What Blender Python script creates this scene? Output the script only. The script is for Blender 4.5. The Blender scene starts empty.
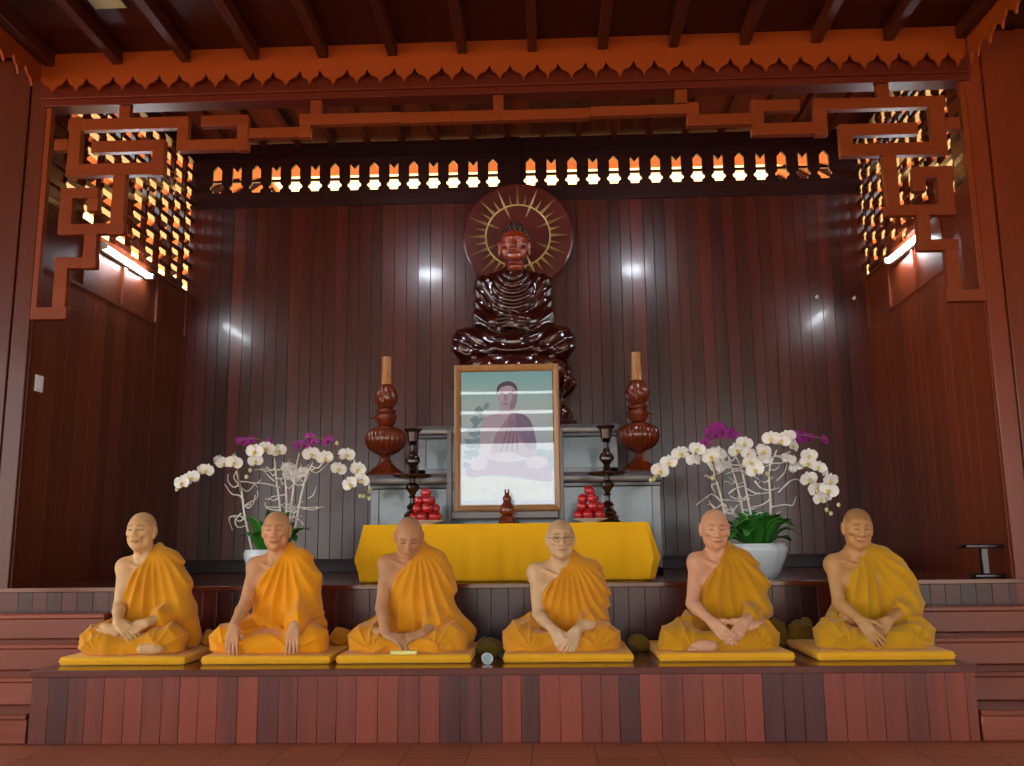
import bpy, bmesh, math, random
import numpy as np
from mathutils import Vector, Matrix

# ------------------------------------------------------------------ camera, world, sun, exposure
SC = bpy.context.scene
COL = SC.collection
cam_d = bpy.data.cameras.new('camera'); cam = bpy.data.objects.new('camera', cam_d); COL.objects.link(cam)
cam_d.sensor_width = 36.0; cam_d.lens = 908.29 / 1024 * 36.0; cam_d.clip_end = 200
PITCH, YAW, ROLL = 0.1705, -0.0367, -0.0113
_f = Vector((math.sin(YAW) * math.cos(PITCH), math.cos(YAW) * math.cos(PITCH), math.sin(PITCH)))
_r = Vector((math.cos(YAW), -math.sin(YAW), 0)); _u = _r.cross(_f)
_r2 = math.cos(ROLL) * _r + math.sin(ROLL) * _u; _u2 = -math.sin(ROLL) * _r + math.cos(ROLL) * _u
M = Matrix((_r2, _u2, -_f)).transposed().to_4x4(); M.translation = Vector((0.1279, -6.1609, 1.0792))
cam.matrix_world = M
SC.camera = cam

W = bpy.data.worlds.new('world'); SC.world = W; W.use_nodes = True
bg = W.node_tree.nodes['Background']; bg.inputs[0].default_value = (0.90, 0.96, 1.0, 1); bg.inputs[1].default_value = 2.0

sun_d = bpy.data.lights.new('sun', 'SUN'); sun = bpy.data.objects.new('sun', sun_d); COL.objects.link(sun)
sun_d.energy = 7.0; sun_d.angle = math.radians(1.0); sun_d.color = (1.0, 0.9, 0.72)
sun.rotation_euler = Vector((0.20, 0.60, -1.0)).to_track_quat('-Z', 'Y').to_euler()
sun.location = (0, -14, 16)

SC.view_settings.view_transform = 'Standard'; SC.view_settings.look = 'None'
SC.view_settings.gamma = 1.0; SC.view_settings.use_curve_mapping = False
SC.view_settings.exposure = 1.2
SC.cycles.use_denoising = True
SC.cycles.sample_clamp_indirect = 6.0

PI = math.pi
rnd = random.Random(7)

# ------------------------------------------------------------------ helpers: objects and tags
def tag(o, label=None, cat=None, group=None, kind=None):
    if label: o['label'] = label
    if cat: o['category'] = cat
    if group: o['group'] = group
    if kind: o['kind'] = kind
    return o

def empty(name, loc, label, cat, group=None, rz=0.0):
    o = bpy.data.objects.new(name, None); COL.objects.link(o)
    o.location = loc; o.rotation_euler = (0, 0, rz); o.empty_display_size = 0.1
    return tag(o, label, cat, group)

def copy_tree(o, parent=None):
    c = o.copy(); COL.objects.link(c)
    if parent: c.parent = parent
    for ch in [x for x in COL.objects if x.parent == o]:
        copy_tree(ch, c)
    return c

# ------------------------------------------------------------------ helpers: materials
def lin(r, g, b):
    f = lambda c: (c / 255 / 12.92) if c / 255 <= 0.04045 else ((c / 255 + 0.055) / 1.055) ** 2.4
    return (f(r), f(g), f(b), 1)

def new_mat(name):
    m = bpy.data.materials.new(name); m.use_nodes = True
    return m, m.node_tree.nodes, m.node_tree.links, m.node_tree.nodes['Principled BSDF']

def plain(name, col, rough=0.5, metal=0.0, coat=0.0, noise=0.12, scale=18.0, bump=0.0, sss=0.0, emit=0.0, spec=0.5):
    m, N, L, b = new_mat(name)
    tc = N.new('ShaderNodeTexCoord'); nz = N.new('ShaderNodeTexNoise'); nz.inputs['Scale'].default_value = scale
    nz.inputs['Detail'].default_value = 4
    L.new(tc.outputs['Object'], nz.inputs['Vector'])
    mx = N.new('ShaderNodeMix'); mx.data_type = 'RGBA'
    mx.inputs[6].default_value = tuple(c * (1 - noise) for c in col[:3]) + (1,)
    mx.inputs[7].default_value = tuple(min(1, c * (1 + noise)) for c in col[:3]) + (1,)
    L.new(nz.outputs['Fac'], mx.inputs[0]); L.new(mx.outputs[2], b.inputs['Base Color'])
    b.inputs['Roughness'].default_value = rough; b.inputs['Metallic'].default_value = metal
    b.inputs['Coat Weight'].default_value = coat; b.inputs['Coat Roughness'].default_value = 0.08
    b.inputs['Specular IOR Level'].default_value = spec
    if bump:
        bp = N.new('ShaderNodeBump'); bp.inputs['Strength'].default_value = bump; bp.inputs['Distance'].default_value = 0.01
        L.new(nz.outputs['Fac'], bp.inputs['Height']); L.new(bp.outputs[0], b.inputs['Normal'])
    if sss:
        b.inputs['Subsurface Weight'].default_value = sss; b.inputs['Subsurface Radius'].default_value = (0.02, 0.008, 0.004)
    if emit:
        b.inputs['Emission Color'].default_value = col; b.inputs['Emission Strength'].default_value = emit
    return m

def wood(name, ca, cb, rough=0.3, coat=0.0, axis='z', grain=9.0, vmix=0.6, bump=0.08, spec=0.5):
    """grained wood; every plank may carry its own tone in the attribute v"""
    m, N, L, b = new_mat(name)
    tc = N.new('ShaderNodeTexCoord'); mp = N.new('ShaderNodeMapping')
    s = [grain, grain, grain]; s['xyz'.index(axis)] = grain * 0.06
    mp.inputs['Scale'].default_value = s
    L.new(tc.outputs['Object'], mp.inputs['Vector'])
    at = N.new('ShaderNodeAttribute'); at.attribute_name = 'v'
    ad = N.new('ShaderNodeVectorMath'); ad.operation = 'MULTIPLY_ADD'
    sc = N.new('ShaderNodeCombineXYZ')
    for i in range(3): L.new(at.outputs['Fac'], sc.inputs[i])
    L.new(sc.outputs[0], ad.inputs[0]); ad.inputs[1].default_value = (37, 53, 71); L.new(mp.outputs[0], ad.inputs[2])
    nz = N.new('ShaderNodeTexNoise'); nz.inputs['Scale'].default_value = 1.0; nz.inputs['Detail'].default_value = 7
    nz.inputs['Roughness'].default_value = 0.62; nz.inputs['Distortion'].default_value = 0.6
    L.new(ad.outputs[0], nz.inputs['Vector'])
    ma = N.new('ShaderNodeMath'); ma.operation = 'MULTIPLY_ADD'; ma.inputs[1].default_value = vmix
    sub = N.new('ShaderNodeMath'); sub.operation = 'MULTIPLY_ADD'; sub.inputs[1].default_value = 1.3
    sub.inputs[2].default_value = -0.15 - vmix * 0.5
    L.new(nz.outputs['Fac'], sub.inputs[0]); L.new(at.outputs['Fac'], ma.inputs[0]); L.new(sub.outputs[0], ma.inputs[2])
    ma.use_clamp = True
    mx = N.new('ShaderNodeMix'); mx.data_type = 'RGBA'; mx.inputs[6].default_value = ca; mx.inputs[7].default_value = cb
    L.new(ma.outputs[0], mx.inputs[0]); L.new(mx.outputs[2], b.inputs['Base Color'])
    rr = N.new('ShaderNodeMapRange'); rr.inputs['To Min'].default_value = rough * 0.8; rr.inputs['To Max'].default_value = rough * 1.25
    L.new(nz.outputs['Fac'], rr.inputs['Value']); L.new(rr.outputs[0], b.inputs['Roughness'])
    b.inputs['Coat Weight'].default_value = coat; b.inputs['Coat Roughness'].default_value = 0.12
    b.inputs['Specular IOR Level'].default_value = spec
    bp = N.new('ShaderNodeBump'); bp.inputs['Strength'].default_value = bump; bp.inputs['Distance'].default_value = 0.004
    L.new(nz.outputs['Fac'], bp.inputs['Height']); L.new(bp.outputs[0], b.inputs['Normal'])
    return m

def cloth(name, ca, cb, rough=0.85, sheen=0.15):
    m, N, L, b = new_mat(name)
    tc = N.new('ShaderNodeTexCoord'); nz = N.new('ShaderNodeTexNoise'); nz.inputs['Scale'].default_value = 7
    nz.inputs['Detail'].default_value = 5; L.new(tc.outputs['Object'], nz.inputs['Vector'])
    mx = N.new('ShaderNodeMix'); mx.data_type = 'RGBA'; mx.inputs[6].default_value = ca; mx.inputs[7].default_value = cb
    L.new(nz.outputs['Fac'], mx.inputs[0]); L.new(mx.outputs[2], b.inputs['Base Color'])
    wv = N.new('ShaderNodeTexNoise'); wv.inputs['Scale'].default_value = 260; L.new(tc.outputs['Object'], wv.inputs['Vector'])
    bp = N.new('ShaderNodeBump'); bp.inputs['Strength'].default_value = 0.12; bp.inputs['Distance'].default_value = 0.002
    L.new(wv.outputs['Fac'], bp.inputs['Height']); L.new(bp.outputs[0], b.inputs['Normal'])
    b.inputs['Roughness'].default_value = rough; b.inputs['Sheen Weight'].default_value = sheen
    b.inputs['Specular IOR Level'].default_value = 0.2
    return m

def skin_mat(name):
    m, N, L, b = new_mat(name)
    at = N.new('ShaderNodeAttribute'); at.attribute_name = 'Col'
    tc = N.new('ShaderNodeTexCoord'); nz = N.new('ShaderNodeTexNoise'); nz.inputs['Scale'].default_value = 22
    nz.inputs['Detail'].default_value = 5; L.new(tc.outputs['Object'], nz.inputs['Vector'])
    mr = N.new('ShaderNodeMapRange'); mr.inputs['To Min'].default_value = 0.82; mr.inputs['To Max'].default_value = 1.12
    L.new(nz.outputs['Fac'], mr.inputs['Value'])
    mu = N.new('ShaderNodeVectorMath'); mu.operation = 'SCALE'
    L.new(at.outputs['Color'], mu.inputs[0]); L.new(mr.outputs[0], mu.inputs['Scale'])
    L.new(mu.outputs[0], b.inputs['Base Color'])
    b.inputs['Roughness'].default_value = 0.5; b.inputs['Subsurface Weight'].default_value = 0.12
    b.inputs['Subsurface Radius'].default_value = (0.012, 0.005, 0.003)
    b.inputs['Specular IOR Level'].default_value = 0.4
    return m

# ------------------------------------------------------------------ helpers: mesh collector
class MB:
    def __init__(s): s.v = []; s.f = []; s.a = []
    def add(s, vs, fs, v=0.5):
        n = len(s.v); s.v += [tuple(p) for p in vs]; s.f += [tuple(i + n for i in f) for f in fs]; s.a += [v] * len(vs)
        return s
    def box(s, x0, y0, z0, x1, y1, z1, v=0.5, fn=None, c=0.0):
        if c:   # chamfered box
            bm = bmesh.new(); bmesh.ops.create_cube(bm, size=1)
            for q in bm.verts: q.co = Vector(((x0 + x1) / 2 + q.co.x * (x1 - x0), (y0 + y1) / 2 + q.co.y * (y1 - y0), (z0 + z1) / 2 + q.co.z * (z1 - z0)))
            bmesh.ops.bevel(bm, geom=bm.edges[:], offset=c, segments=2, affect='EDGES', profile=0.5)
            bm.verts.index_update(); vs = [q.co.copy() for q in bm.verts]; fs = [[q.index for q in f.verts] for f in bm.faces]; bm.free()
        else:
            vs = [Vector(p) for p in [(x0, y0, z0), (x1, y0, z0), (x1, y1, z0), (x0, y1, z0), (x0, y0, z1), (x1, y0, z1), (x1, y1, z1), (x0, y1, z1)]]
            fs = [(3, 2, 1, 0), (4, 5, 6, 7), (0, 1, 5, 4), (1, 2, 6, 5), (2, 3, 7, 6), (3, 0, 4, 7)]
        if fn: vs = [fn(p) for p in vs]
        return s.add(vs, fs, v)
    def prism(s, poly, fn, d0, d1, v=0.5):
        """poly: list of (a,b), counter-clockwise seen from -depth; fn(a,b,d) -> point"""
        n = len(poly); vs = [fn(a, b, d0) for a, b in poly] + [fn(a, b, d1) for a, b in poly]
        fs = [tuple(range(n)), tuple(range(2 * n - 1, n - 1, -1))] + [((i + 1) % n, i, i + n, (i + 1) % n + n) for i in range(n)]
        return s.add(vs, fs, v)
    def tube(s, pts, rad, seg=8, v=0.5, cap=True):
        pts = [Vector(p) for p in pts]; n = len(pts)
        if not hasattr(rad, '__len__'): rad = [rad] * n
        vs = []; fs = []; up = None
        for i, p in enumerate(pts):
            t = (pts[min(i + 1, n - 1)] - pts[max(i - 1, 0)]).normalized()
            if up is None: up = Vector((0, 0, 1)) if abs(t.z) < 0.9 else Vector((1, 0, 0))
            sx = t.cross(up).normalized(); up = sx.cross(t).normalized()
            for k in range(seg):
                a = 2 * PI * k / seg; vs.append(p + (sx * math.cos(a) + up * math.sin(a)) * rad[i])
        for i in range(n - 1):
            for k in range(seg):
                a = i * seg + k; b = i * seg + (k + 1) % seg; fs.append((a, b, b + seg, a + seg))
        if cap: fs.append(tuple(range(seg - 1, -1, -1))); fs.append(tuple(range((n - 1) * seg, n * seg)))
        return s.add(vs, fs, v)
    def lathe(s, prof, seg=40, c=(0, 0, 0), rib=None, v=0.5):
        """prof: (r,z) from bottom to top; rib(angle, z) -> factor on the radius"""
        vs = []; fs = []
        for r, z in prof:
            for k in range(seg):
                a = 2 * PI * k / seg; q = r * (rib(a, z) if rib else 1)
                vs.append((c[0] + q * math.cos(a), c[1] + q * math.sin(a), c[2] + z))
        n = len(prof)
        for i in range(n - 1):
            for k in range(seg):
                a = i * seg + k; b = i * seg + (k + 1) % seg; fs.append((a, b, b + seg, a + seg))
        fs.append(tuple(range(seg - 1, -1, -1))); fs.append(tuple(range((n - 1) * seg, n * seg)))
        return s.add(vs, fs, v)
    def ball(s, c, r, seg=16, rings=10, fn=None, v=0.5):
        vs = []; fs = []
        if not hasattr(r, '__len__'): r = (r, r, r)
        for i in range(1, rings):
            th = PI * i / rings
            for k in range(seg):
                a = 2 * PI * k / seg
                vs.append(Vector((r[0] * math.sin(th) * math.cos(a), r[1] * math.sin(th) * math.sin(a), -r[2] * math.cos(th))))
        vs.append(Vector((0, 0, -r[2]))); vs.append(Vector((0, 0, r[2])))
        if fn: vs = [fn(p) for p in vs]
        vs = [p + Vector(c) for p in vs]; n = (rings - 1) * seg
        for i in range(rings - 2):
            for k in range(seg):
                a = i * seg + k; b = i * seg + (k + 1) % seg; fs.append((a, b, b + seg, a + seg))
        for k in range(seg):
            fs.append((n, (k + 1) % seg, k)); fs.append((n + 1, n - seg + k, n - seg + (k + 1) % seg))
        return s.add(vs, fs, v)
    def build(s, name, mat, parent=None, smooth=35, bevel=0.0):
        me = bpy.data.meshes.new(name); me.from_pydata(s.v, [], s.f); me.update()
        at = me.attributes.new('v', 'FLOAT', 'POINT'); at.data.foreach_set('value', s.a)
        me.materials.append(mat)
        if smooth:
            me.polygons.foreach_set('use_smooth', [True] * len(me.polygons)); me.set_sharp_from_angle(angle=math.radians(smooth))
        o = bpy.data.objects.new(name, me); COL.objects.link(o)
        if parent: o.parent = parent
        if bevel:
            b = o.modifiers.new('bevel', 'BEVEL'); b.width = bevel; b.segments = 2; b.limit_method = 'ANGLE'; b.angle_limit = math.radians(40)
        return o

def struct(mb, name, mat, **k):
    o = mb.build(name, mat, **k); o['kind'] = 'structure'; return o

def spline(P, n=8):
    """smooth curve through the points (Catmull-Rom)"""
    P = [Vector(p) for p in P]; out = []
    Q = [P[0] * 2 - P[1]] + P + [P[-1] * 2 - P[-2]]
    for i in range(1, len(Q) - 2):
        for k in range(n):
            t = k / n; a, b, c, d = Q[i - 1], Q[i], Q[i + 1], Q[i + 2]
            out.append(0.5 * ((2 * b) + (c - a) * t + (2 * a - 5 * b + 4 * c - d) * t * t + (3 * b - a - 3 * c + d) * t ** 3))
    out.append(P[-1]); return out

# ------------------------------------------------------------------ helpers: soft bodies from distance fields
def V(*a): return np.array(a, dtype=np.float64)

class Field:
    def __init__(s, lo, hi, h):
        s.h = h; s.lo = np.array(lo, float); s.n = np.ceil((np.array(hi) - s.lo) / h).astype(int) + 1
        s.d = np.full(tuple(s.n), 0.3, np.float32)
        s.ax = [(s.lo[i] + h * np.arange(s.n[i])).astype(np.float32) for i in range(3)]
    def sub(s, lo, hi):
        i0 = np.clip(np.floor((np.array(lo) - s.lo) / s.h).astype(int), 0, s.n - 1)
        i1 = np.clip(np.ceil((np.array(hi) - s.lo) / s.h).astype(int) + 1, 1, s.n)
        if np.any(i1 <= i0): return None, None
        sl = tuple(slice(a, b) for a, b in zip(i0, i1))
        x, y, z = s.ax[0][sl[0]][:, None, None], s.ax[1][sl[1]][None, :, None], s.ax[2][sl[2]][None, None, :]
        return sl, (x, y, z)
    def blend(s, sl, d, k, op='add'):
        a = s.d[sl]
        if op == 'sub': a, d = -a, d
        if k > 0:
            hh = np.clip(0.5 + 0.5 * (a - d) / k, 0, 1); r = a + (d - a) * hh - k * hh * (1 - hh)
        else: r = np.minimum(a, d)
        s.d[sl] = -r if op == 'sub' else r
    def cap(s, a, b, ra, rb=None, k=0.02, op='add'):
        rb = ra if rb is None else rb; a = np.array(a, float); b = np.array(b, float)
        m = max(ra, rb) + k + 2.5 * s.h
        sl, c = s.sub(np.minimum(a, b) - m, np.maximum(a, b) + m)
        if sl is None: return
        ab = b - a; L2 = max(ab @ ab, 1e-9)
        px, py, pz = c[0] - a[0], c[1] - a[1], c[2] - a[2]
        t = np.clip((px * ab[0] + py * ab[1] + pz * ab[2]) / L2, 0, 1)
        d = np.sqrt((px - t * ab[0]) ** 2 + (py - t * ab[1]) ** 2 + (pz - t * ab[2]) ** 2) - (ra + (rb - ra) * t)
        s.blend(sl, d, k, op)
    def path(s, pts, rad, k=0.02):
        for i in range(len(pts) - 1): s.cap(pts[i], pts[i + 1], rad[i], rad[i + 1], k)
    def ell(s, c, r, R=None, k=0.02, op='add'):
        c = np.array(c, float); r = np.array(r, float); m = r.max() + k + 2.5 * s.h
        sl, q = s.sub(c - m, c + m)
        if sl is None: return
        p = [q[0] - c[0], q[1] - c[1], q[2] - c[2]]
        if R is not None: p = [R[0, i] * p[0] + R[1, i] * p[1] + R[2, i] * p[2] for i in range(3)]
        k0 = np.sqrt(sum((p[i] / r[i]) ** 2 for i in range(3))); k1 = np.sqrt(sum((p[i] / r[i] ** 2) ** 2 for i in range(3))) + 1e-6
        s.blend(sl, k0 * (k0 - 1) / k1, k, op)
    def grid(s): return s.ax[0][:, None, None], s.ax[1][None, :, None], s.ax[2][None, None, :]
    def mesh(s):
        d = s.d.copy()
        for ax in range(3):
            i = [slice(None)] * 3
            i[ax] = 0; d[tuple(i)] = np.maximum(d[tuple(i)], s.h); i[ax] = -1; d[tuple(i)] = np.maximum(d[tuple(i)], s.h)
        ins = d < 0; nx, ny, nz = d.shape
        cnt = np.zeros((nx - 1, ny - 1, nz - 1), np.int8)
        for i in (0, 1):
            for j in (0, 1):
                for k in (0, 1): cnt += ins[i:nx - 1 + i, j:ny - 1 + j, k:nz - 1 + k]
        act = (cnt > 0) & (cnt < 8); idx = np.argwhere(act)
        vid = np.full(act.shape, -1, np.int64); vid[act] = np.arange(len(idx))
        acc = np.zeros((len(idx), 3)); num = np.zeros(len(idx)); I, J, K = idx.T
        for ax in range(3):
            o1, o2 = [a for a in range(3) if a != ax]
            for u in (0, 1):
                for w in (0, 1):
                    off = [0, 0, 0]; off[o1] = u; off[o2] = w
                    a = d[I + off[0], J + off[1], K + off[2]]; off2 = list(off); off2[ax] = 1
                    b = d[I + off2[0], J + off2[1], K + off2[2]]
                    m = (a < 0) != (b < 0); t = np.where(m, a / np.where(m, a - b, 1), 0)
                    p = np.zeros((len(idx), 3)); p[:, 0] = off[0]; p[:, 1] = off[1]; p[:, 2] = off[2]; p[:, ax] = t
                    acc += p * m[:, None]; num += m
        vs = s.lo + (idx + acc / num[:, None]) * s.h
        fs = []
        for ax in range(3):
            o1, o2 = (ax + 1) % 3, (ax + 2) % 3
            n1 = [slice(None)] * 3; n2 = [slice(None)] * 3; n1[ax] = slice(0, -1); n2[ax] = slice(1, None)
            a = ins[tuple(n1)]; b = ins[tuple(n2)]; e = np.argwhere(a != b)
            e = e[(e[:, o1] > 0) & (e[:, o2] > 0) & (e[:, o1] < d.shape[o1] - 1) & (e[:, o2] < d.shape[o2] - 1)]
            q = []
            for u, w in ((1, 1), (0, 1), (0, 0), (1, 0)):
                c = e.copy(); c[:, o1] -= u; c[:, o2] -= w; q.append(vid[c[:, 0], c[:, 1], c[:, 2]])
            q = np.stack(q, 1); fl = ~a[e[:, 0], e[:, 1], e[:, 2]]
            q[fl] = q[fl][:, ::-1]; fs.append(q)
        return vs, np.concatenate(fs)

def mesh_obj(name, vs, fs, mat, parent=None, col=None):
    me = bpy.data.meshes.new(name)
    me.vertices.add(len(vs)); me.vertices.foreach_set('co', np.asarray(vs, np.float32).ravel())
    me.loops.add(len(fs) * 4); me.loops.foreach_set('vertex_index', np.asarray(fs, np.int32).ravel())
    me.polygons.add(len(fs)); me.polygons.foreach_set('loop_start', np.arange(0, len(fs) * 4, 4, dtype=np.int32))
    me.update(calc_edges=True); me.validate()
    me.polygons.foreach_set('use_smooth', np.ones(len(me.polygons), bool))
    if col is not None:
        a = me.attributes.new('Col', 'FLOAT_COLOR', 'POINT')
        a.data.foreach_set('color', np.concatenate([col, np.ones((len(col), 1))], 1).astype(np.float32).ravel())
    me.materials.append(mat)
    o = bpy.data.objects.new(name, me); COL.objects.link(o)
    if parent: o.parent = parent
    return o

def rot(yaw=0, pitch=0, roll=0):
    """yaw > 0 turns the face (which looks along -y) towards +x, pitch > 0 bows it down, roll > 0 leans it to +x"""
    cy, sy = math.cos(yaw), math.sin(yaw); cp, sp = math.cos(pitch), math.sin(pitch); cr, sr = math.cos(roll), math.sin(roll)
    Z = np.array([[cy, -sy, 0], [sy, cy, 0], [0, 0, 1]]); X = np.array([[1, 0, 0], [0, cp, -sp], [0, sp, cp]]); Y = np.array([[cr, 0, sr], [0, 1, 0], [-sr, 0, cr]])
    return Z @ X @ Y

def noise3(x, y, z, seed, freq, n=5):
    g = np.random.RandomState(seed); out = 0
    for i in range(n):
        k = g.normal(size=3); k /= np.linalg.norm(k); f = freq * g.uniform(0.6, 1.5)
        out = out + np.sin((k[0] * x + k[1] * y + k[2] * z) * f + g.uniform(0, 6.28))
    return out / n ** 0.5

# ------------------------------------------------------------------ materials
M_back = wood('back_planks', lin(44, 13, 7), lin(86, 29, 14), rough=0.30, coat=0.3, axis='z', vmix=0.8, spec=0.45)
M_side = wood('side_planks', lin(74, 30, 10), lin(110, 48, 18), rough=0.40, axis='z', vmix=0.5, spec=0.35)
M_side_lit = wood('side_planks_lit', lin(92, 34, 10), lin(136, 56, 20), rough=0.40, axis='z', vmix=0.5, spec=0.35)  # brighter copy of the side planks; the right wall's stronger light in its colour
M_dark = wood('dark_rail', lin(32, 9, 6), lin(54, 17, 11), rough=0.4, axis='x', spec=0.3)
M_fasc = wood('fascia_wood', lin(122, 48, 9), lin(150, 66, 16), rough=0.5, axis='x', grain=5, vmix=0.2, spec=0.25)
M_beam = wood('beam_wood', lin(74, 20, 8), lin(98, 31, 13), rough=0.42, axis='x', grain=5, spec=0.3)
M_fret = wood('fret_wood', lin(108, 43, 11), lin(134, 60, 19), rough=0.42, axis='x', grain=6, vmix=0.3, spec=0.3)
M_ceil = wood('ceiling_wood', lin(46, 13, 9), lin(66, 22, 13), rough=0.45, axis='x', grain=5, spec=0.3)
M_raft = wood('rafter_wood', lin(56, 21, 11), lin(82, 33, 18), rough=0.45, axis='y', grain=7, spec=0.3)
M_col = wood('column_wood', lin(62, 22, 10), lin(92, 36, 16), rough=0.33, coat=0.15, axis='z', grain=6, spec=0.35)
M_col_lit = wood('column_wood_lit', lin(92, 34, 11), lin(128, 52, 19), rough=0.33, coat=0.15, axis='z', grain=6, spec=0.35)  # column wood lightened; paints in the extra light on the right column
M_riser = wood('riser_boards', lin(72, 28, 23), lin(138, 56, 32), rough=0.36, coat=0.12, axis='z', vmix=1.0, spec=0.35)
M_ledge = wood('ledge_boards', lin(46, 13, 12), lin(88, 30, 23), rough=0.28, coat=0.14, axis='z', vmix=0.9, spec=0.35)
M_top = wood('platform_top', lin(74, 25, 14), lin(112, 44, 25), rough=0.16, coat=0.35, axis='x', vmix=0.5, spec=0.4)
M_step = wood('step_boards', lin(110, 47, 28), lin(150, 74, 47), rough=0.30, coat=0.15, axis='x', vmix=0.6, spec=0.35)
M_latt = wood('lattice_wood', lin(64, 22, 10), lin(92, 36, 17), rough=0.2, coat=0.5, axis='z')
M_tile = plain('terracotta', lin(206, 118, 66), rough=0.8, noise=0.25, scale=6)
M_ground = plain('sandy_ground', lin(196, 172, 140), rough=0.95, noise=0.2, scale=2)
M_white = plain('white_enamel', lin(232, 234, 234), rough=0.35, noise=0.03)
M_tube = plain('lit_tube', (0.86, 0.93, 1.0, 1), rough=0.4, noise=0.0, emit=42)
M_bulb = plain('lit_bulb', (0.84, 0.90, 1.0, 1), rough=0.4, noise=0.0, emit=85)
M_gold = plain('gold_ray', lin(190, 172, 118), rough=0.38, metal=0.7, noise=0.1)

# floor tiles with grout
M_floor, N, L, b = new_mat('floor_tile')
tc = N.new('ShaderNodeTexCoord'); mp = N.new('ShaderNodeMapping'); mp.inputs['Location'].default_value = (-0.03 / 0.325, 0.2, 0)
mp.inputs['Scale'].default_value = (1 / 0.325,) * 3
br = N.new('ShaderNodeTexBrick'); br.offset = 0; br.inputs['Scale'].default_value = 1
br.inputs['Brick Width'].default_value = 1; br.inputs['Row Height'].default_value = 1; br.inputs['Mortar Size'].default_value = 0.012
br.inputs['Mortar Smooth'].default_value = 0.2; br.inputs['Bias'].default_value = 0
br.inputs['Color1'].default_value = lin(158, 84, 50); br.inputs['Color2'].default_value = lin(174, 96, 60); br.inputs['Mortar'].default_value = lin(96, 50, 34)
L.new(tc.outputs['Object'], mp.inputs['Vector']); L.new(mp.outputs[0], br.inputs['Vector']); L.new(br.outputs['Color'], b.inputs['Base Color'])
b.inputs['Roughness'].default_value = 0.42; b.inputs['Specular IOR Level'].default_value = 0.3

# ------------------------------------------------------------------ the setting
XL = lambda y: -3.53 + 0.033 * y
XR = lambda y: 3.165 + 0.045 * y
HP, HL = 0.39, 0.792      # platform and ledge heights
YB = 2.597                # back wall

struct(MB().box(-9, -11, -0.06, 9, 0.2, 0), 'floor', M_floor)
struct(MB().box(-60, -60, -0.30, 60, 60, -0.10), 'ground', M_ground)

# platform
mb = MB(); x = -2.75; r = random.Random(3)
while x < 2.395:
    w = min(r.uniform(0.098, 0.118), 2.40 - x)
    if 2.40 - x - w < 0.05: w = 2.40 - x
    mb.box(x + 0.0008, -1.014 - r.uniform(0, 0.002), 0.0, x + w - 0.0008, -0.98, 0.352, r.random()); x += w
mb.box(-2.75, -0.985, 0, 2.40, -0.01, 0.352, 0.3)
struct(mb, 'trim_platform_front', M_riser, bevel=0.002)
mb = MB()
for i in range(8): mb.box(-2.76, -1.03 + 0.1275 * i, 0.352, 2.41, -1.03 + 0.1275 * (i + 1) - 0.0012, HP, r.random())
struct(mb, 'trim_platform_top', M_top, bevel=0.003)
# ledge
mb = MB(); x = XL(0) - 0.02
while x < XR(0):
    w = r.uniform(0.09, 0.115); a = r.uniform(-0.012, 0.012)
    mb.box(x + 0.0003, 0, 0, x + w - 0.0003, 0.04, 0.762, r.random(), fn=lambda p, x=x, a=a: Vector((p.x, p.y + (p.x - x) * a, p.z))); x += w
struct(mb, 'trim_ledge_front', M_ledge, bevel=0.0025)
mb = MB()
for i in range(14): mb.box(-3.6, -0.02 + i * 0.19, 0.762, 3.42, -0.02 + i * 0.19 + 0.1885, HL, r.random())
struct(mb, 'trim_ledge_top', M_top, bevel=0.003)
# side steps
n = 0
for xa, xb in ((-5.2, -2.762), (2.412, 5.0)):
    for k in range(4):
        y0 = -1.014 + 0.28 * k; z = 0.158 * (k + 1); mb = MB()
        mb.box(xa, y0, z - 0.158, xb, -0.002, z - 0.03, r.random()); mb.box(xa, y0 - 0.015, z - 0.03, xb, -0.002, z, r.random())
        n += 1; o = struct(mb, 'step_%d' % n, M_step, bevel=0.006)
# columns
def column(name, x0, s, mat):
    mb = MB(); f = lambda p: Vector((x0 + s * p.x, p.y, p.z))
    mb.box(0, 0.0, 0.0, 0.12, 0.30, 4.66, 0.7, fn=f); mb.box(0.12, 0.012, 0.0, 0.135, 0.30, 4.66, 0.1, fn=f)
    mb.box(0.135, -0.0015, 0.0, 0.40, 0.30, 4.66, 0.4, fn=f); mb.box(0.40, 0.03, 0.0, 2.4, 0.26, 4.70, 0.2, fn=f)
    mb.box(0.6, -0.02, 0.634, 0.75, 0.05, 4.70, 0.5, fn=f)
    if s < 0: mb.f = [q[::-1] for q in mb.f]
    o = struct(mb, name, mat, bevel=0.006); return o
column('column_left', XL(0), -1, M_col); column('column_right', XR(0), 1, M_col_lit)
# lintel beam with moulding
mb = MB(); mb.box(-3.56, -0.02, 4.275, 3.2, 0.12, 4.66, 0.6); mb.box(-3.56, -0.045, 4.322, 3.2, -0.02, 4.338, 0.9)
struct(mb, 'beam', M_beam, bevel=0.004)
struct(MB().box(-3.6, 0.12, 4.33, 3.3, 0.2, 5.3, 0.2), 'beam_behind', M_dark)
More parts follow.
